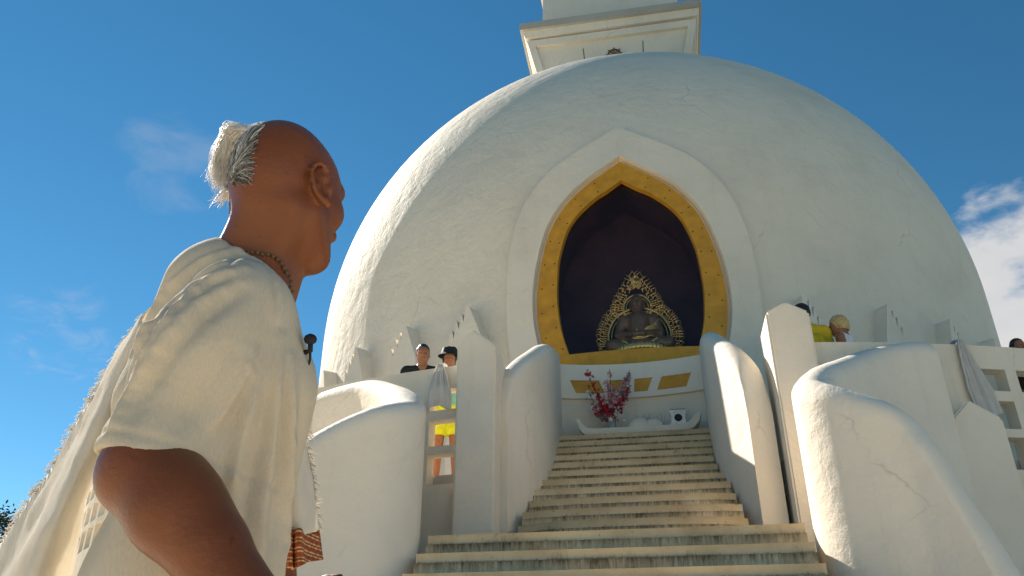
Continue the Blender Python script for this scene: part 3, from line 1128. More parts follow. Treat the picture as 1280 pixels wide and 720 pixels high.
        for ax in range(3):
            n = list(F.shape)
            sl0 = [slice(1, -1)] * 3; sl0[ax] = slice(0, -1)
            sl1 = [slice(1, -1)] * 3; sl1[ax] = slice(1, None)
            A = S[tuple(sl0)]; B = S[tuple(sl1)]
            E = np.argwhere(A != B)
            if len(E) == 0: continue
            ins = A[tuple(E.T)]
            base = E.copy()
            o1, o2 = (ax + 1) % 3, (ax + 2) % 3
            base[:, o1] += 1; base[:, o2] += 1
            def cell(d1, d2):
                q = base.copy(); q[:, o1] -= d1; q[:, o2] -= d2
                return idx[q[:, 0], q[:, 1], q[:, 2]]
            q = np.stack([cell(1, 1), cell(0, 1), cell(0, 0), cell(1, 0)], 1)
            q[~ins] = q[~ins][:, ::-1]
            Q.append(q)
        Q = np.concatenate(Q)
        Q = Q[(Q >= 0).all(1)]
        for _ in range(smooth_it):
            nb = np.zeros_like(V); ct = np.zeros(len(V))
            for a, b in ((0, 1), (1, 2), (2, 3), (3, 0)):
                np.add.at(nb, Q[:, a], V[Q[:, b]]); np.add.at(nb, Q[:, b], V[Q[:, a]])
                np.add.at(ct, Q[:, a], 1); np.add.at(ct, Q[:, b], 1)
            ok = ct > 0
            V[ok] = V[ok] * 0.5 + 0.5 * nb[ok] / ct[ok][:, None]
        me = bpy.data.meshes.new(name)
        me.vertices.add(len(V)); me.vertices.foreach_set('co', V.astype(np.float32).ravel())
        me.loops.add(len(Q) * 4); me.loops.foreach_set('vertex_index', Q.astype(np.int32).ravel())
        me.polygons.add(len(Q))
        me.polygons.foreach_set('loop_start', np.arange(0, len(Q) * 4, 4, dtype=np.int32))
        me.update(calc_edges=True)
        me.validate()
        return me


def frame(az, pitch=0.0, roll=0.0):
    """columns: forward, left, up of a head or body facing azimuth az (from +Y towards +X), nose raised by pitch"""
    f = np.array([math.sin(R(az)), math.cos(R(az)), 0.0]); l = np.array([-f[1], f[0], 0.0]); u = np.array([0, 0, 1.0])
    cp, sp = math.cos(R(pitch)), math.sin(R(pitch))
    f2 = f * cp + u * sp; u2 = u * cp - f * sp
    cr, sr = math.cos(R(roll)), math.sin(R(roll))
    l3 = l * cr + u2 * sr; u3 = u2 * cr - l * sr
    return np.stack([f2, l3, u3], 1)


def sculpt_head(F, c, B, s=1.0, detail=True):
    """head centred at c (ear level), axes B"""
    def W(p): return np.array(c) + B @ (np.array(p) * s)
    def cone(a, b, ra, rb=None, k=0.015, sub=False): F.cone(W(a), W(b), ra * s, None if rb is None else rb * s, k * s, sub)
    def ell(p, r, k=0.02, sub=False, rot=None): F.ell(W(p), tuple(np.array(r) * s), k * s, sub, B if rot is None else B @ rot)
    ell((-.008, 0, .036), (.084, .073, .088), .01)
    ell((.036, 0, .030), (.060, .062, .062), .03)
    ell((-.046, 0, .006), (.042, .054, .054), .03)
    ell((.038, 0, -.022), (.052, .056, .068), .03)
    for t in (-1, 1):
        ell((.050, t * .044, -.018), (.028, .022, .022), .02)
        cone((-.006, t * .052, -.044), (.062, t * .020, -.084), .020, .016, .025)
        cone((.086, t * .014, .030), (.070, t * .050, .026), .010, .009, .015)
    cone((.0, 0, -.055), (.054, 0, -.074), .044, .026, .025)
    ell((.074, 0, -.087), (.016, .022, .015), .018)
    for t in (-1, 1):
        ell((.100, t * .032, .006), (.020, .020, .014), .014, True)
        ell((.079, t * .031, .006), (.013, .014, .013), .004)
    cone((.096, 0, .022), (.116, 0, -.022), .008, .012, .014)
    for t in (-1, 1):
        ell((.106, t * .011, -.028), (.010, .008, .008), .008)
    cone((.086, -.018, -.052), (.089, 0, -.048), .0065, .0075, .010)
    cone((.089, 0, -.048), (.086, .018, -.052), .0075, .0065, .010)
    cone((.083, -.015, -.063), (.087, 0, -.065), .0065, .008, .010)
    cone((.087, 0, -.065), (.083, .015, -.063), .008, .0065, .010)
    cone((.096, -.019, -.057), (.096, .019, -.057), .003, .003, .004, True)
    for t in (-1, 1):
        # ear: flat shell standing off the skull, with rim, hollow and lobe
        az = R(24) * t
        Er = np.array([[math.cos(az), -math.sin(az), 0], [math.sin(az), math.cos(az), 0], [0, 0, 1]])
        # own axes: along ear depth, outward, up; tilted back
        tl = R(-10)
        T = np.array([[math.cos(tl), 0, math.sin(tl)], [0, 1, 0], [-math.sin(tl), 0, math.cos(tl)]])
        Q = Er @ T
        e0 = np.array([-.016, t * .080, -.006])
        def E(p): return e0 + Q @ np.array([p[0], t * p[1], p[2]])
        ell(E((.004, -.002, 0)), (.017, .0065, .030), .008, False, Q)
        if detail:
            ell(E((.004, .007, -.004)), (.011, .0075, .019), .003, True, Q)
            rim = [(.016, .000, .012), (.012, .004, .027), (.000, .006, .033), (-.012, .006, .026), (-.016, .006, .010), (-.014, .005, -.008), (-.007, .004, -.022), (.002, .002, -.031), (.010, .001, -.030)]
            rim = [tuple(p) for p in spline(rim, 3)]
            for a, b in zip(rim, rim[1:]):
                cone(E(a), E(b), .0036, .0036, .003)
            cone(E((.004, .003, -.026)), E((.006, .003, -.032)), .0065, .006, .005)
            ah = [(.010, .002, .012), (.000, .004, .010), (-.006, .004, -.002), (-.003, .003, -.014)]
            for a, b in zip(ah, ah[1:]):
                cone(E(a), E(b), .0028, .0028, .003)
            cone(E((.014, .003, -.004)), E((.013, .003, -.010)), .0045, .004, .004)
    return W


def sculpt_hand(F, wrist, direc, palm_n, s=1.0, side=1, curl=0.5):
    """hand with five fingers: direc from wrist to knuckles, palm_n the way the palm faces"""
    d = np.array(direc, float); d /= np.linalg.norm(d)
    n = np.array(palm_n, float); n -= d * (n @ d); n /= np.linalg.norm(n)
    w = np.cross(d, n) * side
    wr = np.array(wrist, float)
    P = lambda a, b, c: wr + (d * a + w * b + n * c) * s
    F.cone(P(-.01, 0, 0), P(.03, 0, 0), .026 * s, .024 * s, .02 * s)
    for b in (-.027, -.009, .009, .027):
        F.cone(P(.015, b * .6, 0), P(.082, b, 0), .016 * s, .0125 * s, .012 * s)
    L = {-.030: .062, -.010: .074, .010: .079, .030: .070}
    for b, ln in L.items():
        a0 = P(.086, b, .0)
        ang = 0.25 + curl * 0.4
        cur = a0; dirx = 0.0
        for seg, r0, r1 in ((.45, .0098, .0090), (.31, .0090, .0082), (.24, .0082, .0070)):
            dirx += ang
            nx = cur + (d * math.cos(dirx) + n * math.sin(dirx) + w * b * 1.2) * ln * seg * s
            F.cone(cur, nx, r0 * s, r1 * s, .003 * s)
            cur = nx
    t0 = P(.022, .028, .006); t1 = P(.052, .052, .018); t2 = P(.078, .060, .030); t3 = P(.098, .058, .040)
    F.cone(t0, t1, .0165 * s, .0125 * s, .012 * s); F.cone(t1, t2, .0115 * s, .010 * s, .003 * s); F.cone(t2, t3, .010 * s, .008 * s, .003 * s)


# ------------------------------------------------------------------ the man in the foreground
FWD = np.array([math.sin(R(-10.5)) * math.cos(R(27)), math.cos(R(-10.5)) * math.cos(R(27)), math.sin(R(27))])
RGT = np.array([math.cos(R(-10.5)), -math.sin(R(-10.5)), 0.0])
UPV = np.cross(RGT, FWD)


def at(px, py, d):
    """measured point: photo pixel and distance along the view -> place in the scene"""
    return CAM + (FWD + RGT * (px - 640) / 1000.0 + UPV * (360 - py) / 1000.0) * d


M['skin_man'] = skin_mat('tanned_skin', (0.18, 0.056, 0.017))
M['kurta'] = cloth_mat('cream_cotton', (0.69, 0.61, 0.48), 0.22)
M['shawl'] = cloth_mat('white_shawl_cotton', (0.84, 0.80, 0.72), 0.48, 500)
M['hairwhite'] = flat('white_hair', (0.72, 0.71, 0.68), 0.5, 0, 0.15, 60)
M['hairgrey'] = flat('grey_hair', (0.11, 0.11, 0.11), 0.5, 0, 0.3, 60)
M['hairmid'] = flat('ash_hair', (0.40, 0.39, 0.36), 0.5, 0, 0.2, 60)
M['black'] = flat('black_foam', (0.012, 0.012, 0.013), 0.8)
M['bead'] = flat('wooden_beads', (0.13, 0.08, 0.04), 0.6)


def make_man():
    HC = at(357, 247, 1.20)
    HB = frame(14.0, 7.0, 0.0)
    base = np.array([at(300, 300, 1.17)[0], at(300, 300, 1.17)[1], 0.0])
    root = tag(empty('person', base), 'tanned bald man with a white hair tuft, cream tunic and white shawl, back turned', 'person')
    BF = frame(47.0)                       # torso: faces right, in profile
    f, l = BF[:, 0], BF[:, 1]
    NB = at(318, 345, 1.19)
    SR = at(300, 380, 1.04)
    SL = NB + (NB - SR) * np.array([1, 1, 0]) + np.array([0, 0, SR[2] - NB[2]])
    ER = at(180, 588, 0.90)
    WR_ = at(352, 805, 0.79)
    hip = np.array([NB[0], NB[1], 0.0]) - f * 0.06 + np.array([0, 0, 0.95])
    chest = (SR + SL) / 2 + np.array([0, 0, -.10]) - f * 0.012
    hip = hip + np.array([math.sin(R(-10.5)), math.cos(R(-10.5)), 0]) * .06
    belly = hip + np.array([0, 0, .16]) + f * .01
    up = np.array([0, 0, 1.0])

    # --- body
    lo = np.minimum.reduce([HC, SL, ER, WR_, base]) - .25; hi = np.maximum.reduce([HC, SL, ER, WR_]) + .2
    lo[2] = -0.02
    F = Field(lo, hi, 0.0042, [(-0.02, 1.05, 0.009), (1.05, 1.52, 0.0050), (1.52, HC[2] + .16, 0.0034)])
    hw = sculpt_head(F, HC, HB, 0.95)
    F.cone(hw((-.014, 0, -.030)), NB - f * 0.006 + up * .01, .052, .055, .03)
    F.cone(hw((.012, 0, -.060)), NB + f * .012 - up * .02, .034, .040, .02)
    F.cone(hw((-.04, -.035, -.045)), NB - l * .045 - up * .02, .022, .030, .02)     # neck muscle
    F.cone(hw((-.050, .0, -.040)), NB - f * .038 - up * .02, .026, .034, .025)
    F.cone(NB - up * .02, SR - up * .015, .048, .042, .04); F.cone(NB - up * .02, SL - up * .015, .048, .042, .04)
    for t in (-1, 1):
        F.cone(chest + l * t * .075, belly + l * t * .045, .076, .074, .06)
        F.cone(hip + l * t * .06, hip + l * t * .05 - up * .04, .09, .09, .05)
    F.cone(SR - up * .015, ER, .044, .044, .03); F.cone(ER, ER + (WR_ - ER) * .25, .046, .047, .02); F.cone(ER + (WR_ - ER) * .25, WR_, .047, .028, .02)
    fd = (WR_ - ER) / np.linalg.norm(WR_ - ER); ud = (ER - SR) / np.linalg.norm(ER - SR)
    F.cone(ER + ud * .026 - fd * .012, ER + ud * .018 + fd * .03, .024, .020, .02)          # point of the elbow
    F.cone(ER + fd * .05 - ud * .012, ER + fd * .13 - ud * .008, .042, .034, .02)      # muscle of the forearm
    F.cone(SL, at(330, 560, 1.36), .052, .044, .03)
    EL = at(330, 560, 1.36); WL = at(352, 790, 1.24)
    F.cone(EL, WL, .044, .027, .02)
    sculpt_hand(F, WR_ + (WR_ - ER) * 0.02, (WR_ - ER) + f * .06, l - up * .4, 1.0, 1, 0.6)
    sculpt_hand(F, WL + (WL - EL) * 0.02, f * .6 + up * .2 - l * .2, -l, 1.0, -1, 0.8)
    for t in (-1, 1):
        hp = hip + l * t * .09 - up * .05
        kn = hp + f * (.02 + t * .03) - up * .42; an = kn - f * .02 - up * .40
        an[2] = .09
        F.cone(hp, kn, .085, .058, .04); F.cone(kn, an, .056, .038, .02)
        F.cone(an, an + f * .14 - up * .05, .040, .028, .02); F.cone(an - f * .03 - up * .05, an + f * .04 - up * .055, .034, .034, .02)
        for q in range(5):
            F.cone(an + f * .14 - up * .055 + l * (q - 2) * .016, an + f * (.19 - abs(q - 1.5) * .008) - up * .07 + l * (q - 2) * .019, .014, .010, .004)
    me = F.mesh('body', 1)
    me.transform(Matrix.Translation(-Vector(base)))
    body = link('body', me, M['skin_man'], root)
    FB = F

    # --- tunic: torso, yoke and sleeve in one piece of cloth with folds
    lo = np.minimum.reduce([SL, ER, base]) - .28; hi = np.maximum.reduce([SL, NB, ER]) + .22
    lo[2] = 0.60; hi[2] = NB[2] + .09
    F = Field(lo, hi, 0.0045, [(0.60, 1.0, 0.012), (1.0, hi[2], 0.0045)])
    back = at(262, 366, 1.15)
    F.cone(NB - up * .035 - f * .012, SR - up * .012, .062, .056, .05)
    F.cone(NB - up * .035 - f * .012, SL - up * .012, .072, .070, .05)
    F.cone(back, chest - f * .05 + l * .02, .060, .085, .06)
    for t in (-1, 1):
        F.cone(chest + l * t * .075, belly + l * t * .05, .098, .098, .06)
        F.cone(belly + l * t * .05, hip + l * t * .06 - up * .33, .100, .17, .06)
    # sleeve
    hem = at(196, 574, .925)
    q1 = at(252, 452, 0.985)
    FS = Field(lo, hi, 0.0045, [(0.60, 1.0, 0.012), (1.0, hi[2], 0.0045)])
    FS.cone(SR - up * .01, q1, .062, .066, .05); FS.cone(q1, hem, .066, .062, .04)
    sd = hem - q1; sd /= np.linalg.norm(sd)
    hemend = hem + sd * .10
    FS.cone(hem, hemend, .063, .066, .02)
    keep = FS.F.copy(); T0 = F.F.copy()
    F.merge(FS, .035)

    def hit(px, py):
        for d in np.arange(0.72, 1.6, 0.002):
            p = at(px, py, d)
            if F.value(p) < 0: return p
        return None

    folds = []

    def fold(pts, w, amp, taper=True):
        P = [hit(*q) for q in spline([(p[0], p[1], 0) for p in pts], 6)[:, :2]]
        P = [p for p in P if p is not None]
        n_ = len(P)
        for i, (a, b) in enumerate(zip(P, P[1:])):
            if np.linalg.norm(a - b) > .09: continue
            for q in range(4):
                t = (i + q / 4) / n_
                e = min(1, .35 + t * 4, (1 - t) * 4 + .1) if taper else 1
                seg.append((*(a + (b - a) * q / 4), w, amp * e))
        folds.append(np.array(seg)); seg.clear()
    seg = []
    def ridge(p, r=.009): fold(p, r, .0075)
    def groove(p, r=.009, lift=.006): fold(p, r, -.0060)
    # ridges and hollows running from the shoulder down the back
    ridge([(300, 309), (252, 330), (212, 362), (184, 410), (160, 452)], .008)
    groove([(302, 318), (256, 341), (217, 374), (188, 420), (165, 464)], .006)
    ridge([(306, 332), (262, 352), (222, 386), (190, 430), (166, 474)], .007)
    ridge([(296, 352), (250, 380), (212, 418), (184, 461), (156, 509), (134, 549)], .009)
    groove([(302, 362), (256, 398), (220, 438), (194, 480), (170, 525)], .009)
    ridge([(150, 415), (142, 455), (134, 500)], .006)
    # shoulder seam and sleeve front crease
    fold([(322, 306), (338, 335), (346, 368), (347, 395)], .004, -.003)
    groove([(340, 402), (326, 445), (305, 492), (286, 520), (277, 556)], .012)
    ridge([(322, 440), (300, 486), (270, 530)], .007)
    groove([(300, 420), (262, 480), (226, 536)], .012)
    # long folds of the front
    for i, (x0, x1) in enumerate(((346, 306), (352, 326), (357, 345), (362, 362))):
        (groove if i % 2 == 0 else ridge)([(x0, 410 + 12 * i), ((x0 + x1) / 2 + 2, 540), (x1, 640), (x1 - 4, 716)], .008)
    ridge([(318, 490), (298, 560), (290, 610)], .007)
    # hollow sleeve, cut at the hem; neck opening
    FC = Field(lo, hi, 0.0045, [(0.60, 1.0, 0.012), (1.0, hi[2], 0.0045)])
    FC.cone(hem - sd * .03, hemend + sd * .08, .056, .0635, .003)
    nrm = sd * 1.0 + up * -.12
    nrm /= np.linalg.norm(nrm)
    p0 = hem + sd * .012
    pl = (F.x[:, None, None] - p0[0]) * nrm[0] + (F.y[None, :, None] - p0[1]) * nrm[1] + (F.z[None, None, :] - p0[2]) * nrm[2]
    # beyond the hem only the body of the tunic stays; inside the sleeve's mouth there is air
    F.F = np.where((keep < .03) & (pl > -.06), np.minimum(np.maximum(np.maximum(F.F, -FC.F), pl), T0), F.F).astype(np.float32)
    F.cone(NB - up * .06 + f * .01, hw((-.01, 0, -.03)), .066, .068, .006, True)
    F.cone(NB + f * .05 - up * .03, NB + f * .115 - up * .10, .045, .025, .006, True)
    me = F.mesh('tunic', 2)
    V = np.empty(len(me.vertices) * 3, np.float32); me.vertices.foreach_get('co', V); V = V.reshape(-1, 3)
    nv = np.empty(len(me.vertices) * 3, np.float32); me.vertex_normals.foreach_get('vector', nv); nv = nv.reshape(-1, 3)
    # press the folds into the cloth: crest or hollow with a softer counter-wave on both sides
    for S_ in folds:
        if len(S_) == 0: continue
        m_ = ((V > S_[:, :3].min(0) - .06) & (V < S_[:, :3].max(0) + .06)).all(1)
        I_ = np.nonzero(m_)[0]
        D_ = np.linalg.norm(V[I_][:, None, :] - S_[None, :, :3], axis=2)
        k_ = D_.argmin(1); d_ = D_[np.arange(len(I_)), k_]; w_ = S_[k_, 3]; a_ = S_[k_, 4]
        h_ = a_ * (np.exp(-(d_ / w_) ** 2) - .18 * np.exp(-((d_ - 2.1 * w_) / (1.1 * w_)) ** 2))
        V[I_] += nv[I_] * h_[:, None]
    # stitched hem of the sleeve
    hd = (V - p0) @ nrm
    nearm = np.linalg.norm(V - hem, axis=1) < .14
    V -= nv * (np.where(nearm, np.exp(-((hd + .020) / .0035) ** 2), 0) * .0022)[:, None]
    # fine irregular wrinkles
    w = np.array([mnoise.fractal(Vector((p[0] * 22, p[1] * 22, p[2] * 9)), 0.8, 2.0, 3) for p in V])
    V += nv * (w * 0.0010)[:, None]
    me.vertices.foreach_set('co', (V - base).astype(np.float32).ravel())
    link('tunic', me, M['kurta'], root)

    # --- the tuft of hair: thin strands from the crown swept back to a tie, then loose
    rnd = random.Random(11)
    bm = bmesh.new(); bm2 = bmesh.new()
    tie = at(287, 233, 1.235)

    def scalp(p):
        """push a point onto the scalp"""
        c = hw((-.016, 0, .030)); d = np.array(p) - c; d /= np.linalg.norm(d)
        r = 0.05
        while FB.value(c + d * r) < 0 and r < .14: r += .0015
        return c + d * (r + .001)

    def strand(b, pts, r):
        pts = [tuple(p) for p in spline(pts, 4)]
        rr = [r * (1 - .75 * (i / (len(pts) - 1)) ** 2) for i in range(len(pts))]
        add_tube(b, pts, rr, 3, False)
    def surf(px, py, lift):
        for d in np.arange(1.04, 1.34, 0.003):
            p = at(px, py, d)
            if FB.value(p) < 0: return p - FWD * (lift + .003)
        return None
    bm3 = bmesh.new()
    for i in range(1600):
        # combed strands lying on the scalp from a curved hairline to the tie
        v = rnd.random(); u = rnd.random() ** 1.3
        v = v ** 1.35
        x0 = 331 - 3 * math.sin(v * 3) - 10 * v - 32 * u - abs(rnd.gauss(0, 7)) + rnd.gauss(0, 1.5); y0 = 156 + 74 * v + rnd.gauss(0, 4)
        bend = rnd.gauss(0, 2.0); lift = rnd.uniform(.001, .006)
        pts = []
        for t in (0, .22, .45, .68, .88):
            x = x0 + (288 - x0) * t + bend * math.sin(math.pi * t) * .6; y = y0 + (233 - y0) * t ** 1.15 - (7 + bend) * math.sin(math.pi * t)
            p = surf(x, y, lift * math.sin(math.pi * min(1, t + .15)))
            if p is not None: pts.append(p)
        if len(pts) < 3: continue
        if abs(x0 - 288) > 10: pts.append(tie + np.array([rnd.gauss(0, .003) for _ in range(3)]))
        q = rnd.random()
        strand(bm2 if q < .55 else bm3 if q < .82 else bm, pts, rnd.uniform(.0003, .0007) * (1 - .4 * v))
    for i in range(1500):
        # loose lit hair swept back in one smooth sheaf that falls behind
        u = rnd.random() ** .8; v = rnd.random(); g = lambda s_: rnd.gauss(0, s_)
        dd = (v - .5) * .085
        rt = scalp(at(332 - 26 * u + g(2), 168 - 15 * u + g(2), 1.205 + dd))
        arch = at(308 - 22 * u + g(3.5), 172 - 13 * u + g(3.2), 1.235 + dd * .9)
        low = at(294 - 22 * u + g(4), 200 - 10 * u + g(3.5), 1.245 + dd * .8)
        tip = at(288 - 22 * u + g(5), 232 - 12 * u + g(8), 1.245 + dd * .7)
        strand(bm, [rt, arch, low, tip], rnd.uniform(.0003, .0006))
    for i in range(60):
        a = tie + np.array([rnd.gauss(0, 1), rnd.gauss(0, 1), rnd.gauss(0, 1)]) * .004
        b = at(282 + rnd.gauss(0, 4), 243 + rnd.gauss(0, 3), 1.24); c = at(276 + rnd.gauss(0, 8), 250 + rnd.gauss(0, 6), 1.24)
        strand(bm, [a, b, c], .0008)
    for b, nm, m in ((bm, 'hair', M['hairwhite']), (bm2, 'combed_hair', M['hairgrey']), (bm3, 'combed_hair', M['hairmid'])):
        bmesh.ops.translate(b, vec=-Vector(base), verts=b.verts)
        bm_obj(nm, b, m, root, True, False)
    bm = bmesh.new()
    add_ball(bm, Vector(tie - base), .009, 2, (1, 1, .7))
    bm_obj('hair_tie', bm, M['black'], root, True)

    # --- neck beads
    bm = bmesh.new()
    P = []
    for k in range(84):
        a = 2 * math.pi * k / 84
        d = f * math.cos(a) + l * math.sin(a)
        c = NB + up * (-.010 - .062 * max(0, math.cos(a)) ** 1.5 - .01 * math.cos(a)) - f * .0
        r = .045
        while FB.value(c + d * r) < 0 and r < .16: r += .001
        P.append(c + d * (r + .003))
    for p in P: add_ball(bm, Vector(p), .0034, 1)
    tag(bm_obj('bead_necklace', bm, M['bead'], None, True), 'thin string of beads round the bald man\'s neck', 'necklace')

    ex = max(px for px in range(330, 420) if any(F.value(at(px, 426, d)) < 0 for d in np.arange(.8, 1.5, .004))) - 364
    MD = min(d for d in np.arange(.8, 1.5, .004) if F.value(at(362 + ex, 430, d)) < 0) - .004
    # --- little clip-on microphone at the tunic's front
    r0 = tag(empty('microphone', at(364 + ex, 432, MD)), 'small black clip-on microphone at the front of the cream tunic', 'microphone')
    o = at(364 + ex, 432, MD)
    bm = bmesh.new()
    add_ball(bm, Vector(at(368 + ex, 424, MD) - o), .0085, 2, (1, 1, .85))
    bm_obj('foam_cap', bm, M['black'], r0, True)
    bm = bmesh.new()
    add_tube(bm, [Vector(at(x + ex, y, d) - o) for x, y, d in ((368, 427, MD), (368, 438, MD), (360, 441, MD))], .0035, 8)
    bm_obj('clip', bm, M['black'], r0, True)
    bm = bmesh.new()
    add_tube(bm, [tuple(p) for p in spline([Vector(at(x + ex, y, d) - o) for x, y, d in ((368, 438, MD), (367, 452, MD), (361, 464, MD), (352, 480, MD))], 5)], .0016, 6)
    bm_obj('cable', bm, M['black'], r0, True)
    return root, base, FB, hw


MAN, MANBASE, MANF, MANHEAD = make_man()


def cloth_sheet(rows, mat, name, parent, origin, n=6, thick=0.003, amp=0.004, seed=0, dens=14):
    """rows: list of rows of 3D points (across the cloth); smooth grid with small waves, given thickness"""
    G = np.array([spline(r, n) for r in rows])
    G = np.array([spline(G[:, j], n) for j in range(G.shape[1])]).transpose(1, 0, 2)
    nu, nv = G.shape[:2]
    bm = bmesh.new()
    du = np.gradient(G, axis=0); dv_ = np.gradient(G, axis=1)
    nr = np.cross(du, dv_); nr /= np.linalg.norm(nr, axis=2, keepdims=True) + 1e-9
    V = {}
    for s in (0, 1):
        for i in range(nu):
            for j in range(nv):
                p = G[i, j] + nr[i, j] * (amp * mnoise.fractal(Vector(G[i, j] * dens + seed), 0.9, 2.0, 3) + (thick if s else 0))
                V[s, i, j] = bm.verts.new(p - origin)
    for i in range(nu - 1):
        for j in range(nv - 1):
            bm.faces.new((V[0, i, j], V[0, i + 1, j], V[0, i + 1, j + 1], V[0, i, j + 1]))
            bm.faces.new((V[1, i, j], V[1, i, j + 1], V[1, i + 1, j + 1], V[1, i + 1, j]))
    for i in range(nu - 1):
        for j in (0, nv - 1):
            bm.faces.new((V[0, i, j], V[0, i + 1, j], V[1, i + 1, j], V[1, i, j]))
    for j in range(nv - 1):
        for i in (0, nu - 1):
            bm.faces.new((V[0, i, j], V[0, i, j + 1], V[1, i, j + 1], V[1, i, j]))
    return bm_obj(name, bm, mat, parent, True), G


def fringe(edge, out_dir, ln, mat, name, parent, origin, step=0.006, seed=1, r=0.0011, per=3):
    rnd = random.Random(seed)
    E = np.array(edge)
    d = np.r_[0, np.cumsum(np.linalg.norm(np.diff(E, axis=0), axis=1))]
    bm = bmesh.new()
    s = 0.0
    while s < d[-1]:
        p = np.array([np.interp(s, d, E[:, i]) for i in range(3)]) - origin
        L_ = ln * rnd.uniform(.5, 1.25)
        for q in range(per):
            o = out_dir + np.array([rnd.gauss(0, .28), rnd.gauss(0, .28), rnd.gauss(0, .28)])
            o = o / np.linalg.norm(o)
            a = p + np.array([rnd.gauss(0, .001) for _ in range(3)])
            m_ = a + o * L_ * .5 + np.array([0, 0, rnd.uniform(-.15, .2) * L_])
            e = a + o * L_ + np.array([0, 0, -rnd.uniform(.0, .5) * L_])
            add_tube(bm, [a - o * .004, m_, e], [r, r, r * .5], 3, False)
        s += step * rnd.uniform(.6, 1.5)
    return bm_obj(name, bm, mat, parent, True, False)


def border_mat():
    m, nt, b = new_mat('woven_border')
    uv = coords(nt, (1, 1, 1))
    w = nt.nodes.new('ShaderNodeTexWave'); w.wave_type = 'BANDS'; w.bands_direction = 'Z'
    w.inputs['Scale'].default_value = 24; w.inputs['Distortion'].default_value = 0.6
    nt.links.new(uv, w.inputs['Vector'])
    c = ramp(nt, w.outputs['Fac'], [(0.25, (0.30, 0.055, 0.02)), (0.45, (0.42, 0.13, 0.03)), (0.6, (0.62, 0.36, 0.09)), (0.8, (0.70, 0.52, 0.24)), (0.95, (0.25, 0.05, 0.02))])
    ch = nt.nodes.new('ShaderNodeTexChecker'); ch.inputs['Scale'].default_value = 130
    ch.inputs['Color1'].default_value = (1, 1, 1, 1); ch.inputs['Color2'].default_value = (0.5, 0.36, 0.22, 1)
    nt.links.new(uv, ch.inputs['Vector'])
    c = mixc(nt, 0.7, c, ch.outputs['Color'], 'MULTIPLY')
    nt.links.new(c, b.inputs['Base Color'])
    b.inputs['Roughness'].default_value = 0.75
    return m


def make_shawl():
    o = MANBASE + np.array([0, 0, 1.2])
    root = tag(empty('shawl', o), 'white fringed shawl with a red and gold striped border worn by the bald man', 'shawl')
    rows = [[at(206, 372, 1.20), at(186, 392, 1.16), at(180, 410, 1.12), at(186, 428, 1.13)],
            [at(160, 428, 1.23), at(145, 445, 1.17), at(150, 464, 1.10), at(164, 482, 1.13)],
            [at(112, 508, 1.26), at(108, 528, 1.18), at(120, 540, 1.07), at(142, 546, 1.13)],
            [at(62, 594, 1.28), at(68, 606, 1.18), at(82, 620, 1.04), at(108, 624, 1.13)],
            [at(4, 680, 1.30), at(20, 690, 1.18), at(46, 704, 1.02), at(88, 706, 1.12)],
            [at(-50, 770, 1.31), at(-28, 782, 1.18), at(10, 800, 1.01), at(70, 806, 1.12)]]
    ob, G = cloth_sheet(rows, M['shawl'], 'back_drape', root, o, 8, .003, .005, 3)
    fringe(G[4:, 0], -RGT * .9 + UPV * .15 + FWD * .1, .014, M['shawl'], 'fringe', root, o, .0042, 2, .0010, 3)
    rows = [[at(352, 418, 1.22), at(362, 424, 1.24), at(369, 440, 1.26)],
            [at(352, 520, 1.22), at(368, 525, 1.22), at(380, 530, 1.27)],
            [at(352, 600, 1.22), at(372, 606, 1.21), at(388, 604, 1.27)],
            [at(352, 662, 1.22), at(374, 668, 1.205), at(396, 662, 1.27)]]
    ob, G = cloth_sheet(rows, M['shawl'], 'front_drape', root, o, 8, .003, .005, 9)
    fringe(G[3:, -1], RGT * .9 + UPV * .1, .013, M['shawl'], 'fringe', root, o, .0050, 5, .0010, 3)
    rows = [[at(352, 655, 1.215), at(362, 658, 1.19), at(366, 664, 1.21), at(374, 660, 1.185), at(380, 668, 1.215), at(398, 663, 1.265)],
            [at(352, 680, 1.215), at(362, 683, 1.19), at(366, 690, 1.21), at(375, 684, 1.185), at(381, 692, 1.215), at(400, 684, 1.265)],
            [at(352, 708, 1.215), at(363, 710, 1.19), at(366, 712, 1.21), at(378, 706, 1.185), at(384, 703, 1.215), at(402, 700, 1.265)]]
    ob, G = cloth_sheet(rows, border_mat(), 'striped_border', root, o, 6, .003, .001, 4)


make_shawl()

# ------------------------------------------------------------------ the people on the terrace
M['skin_a'] = skin_mat('sunburnt_skin', (0.36, 0.16, 0.085), False)
M['skin_b'] = skin_mat('brown_skin', (0.33, 0.14, 0.07), False)
M['shirt_black'] = flat('black_cotton', (0.018, 0.018, 0.02), 0.9)
M['hat_black'] = flat('black_hat_cloth', (0.015, 0.017, 0.016), 0.75, 0, 0.3)
M['neon'] = flat('neon_yellow_cloth', (0.70, 0.74, 0.02), 0.8)
M['teal'] = flat('pale_teal_cotton', (0.22, 0.52, 0.42), 0.9)
M['yellow'] = flat('mustard_yellow_cotton', (0.66, 0.44, 0.02), 0.9)
M['white_cotton'] = flat('white_cotton', (0.78, 0.76, 0.72), 0.9)
M['hair_dark'] = flat('dark_hair', (0.022, 0.016, 0.012), 0.5, 0, 0.4, 60)
M['hair_blond'] = flat('blond_hair', (0.52, 0.36, 0.15), 0.5, 0, 0.35, 60)
M['grey_cloth'] = flat('grey_trousers', (0.10, 0.10, 0.11), 0.9)
M['eye'] = flat('eye_dark', (0.02, 0.015, 0.012), 0.3)

FLOOR_Z = 2.95


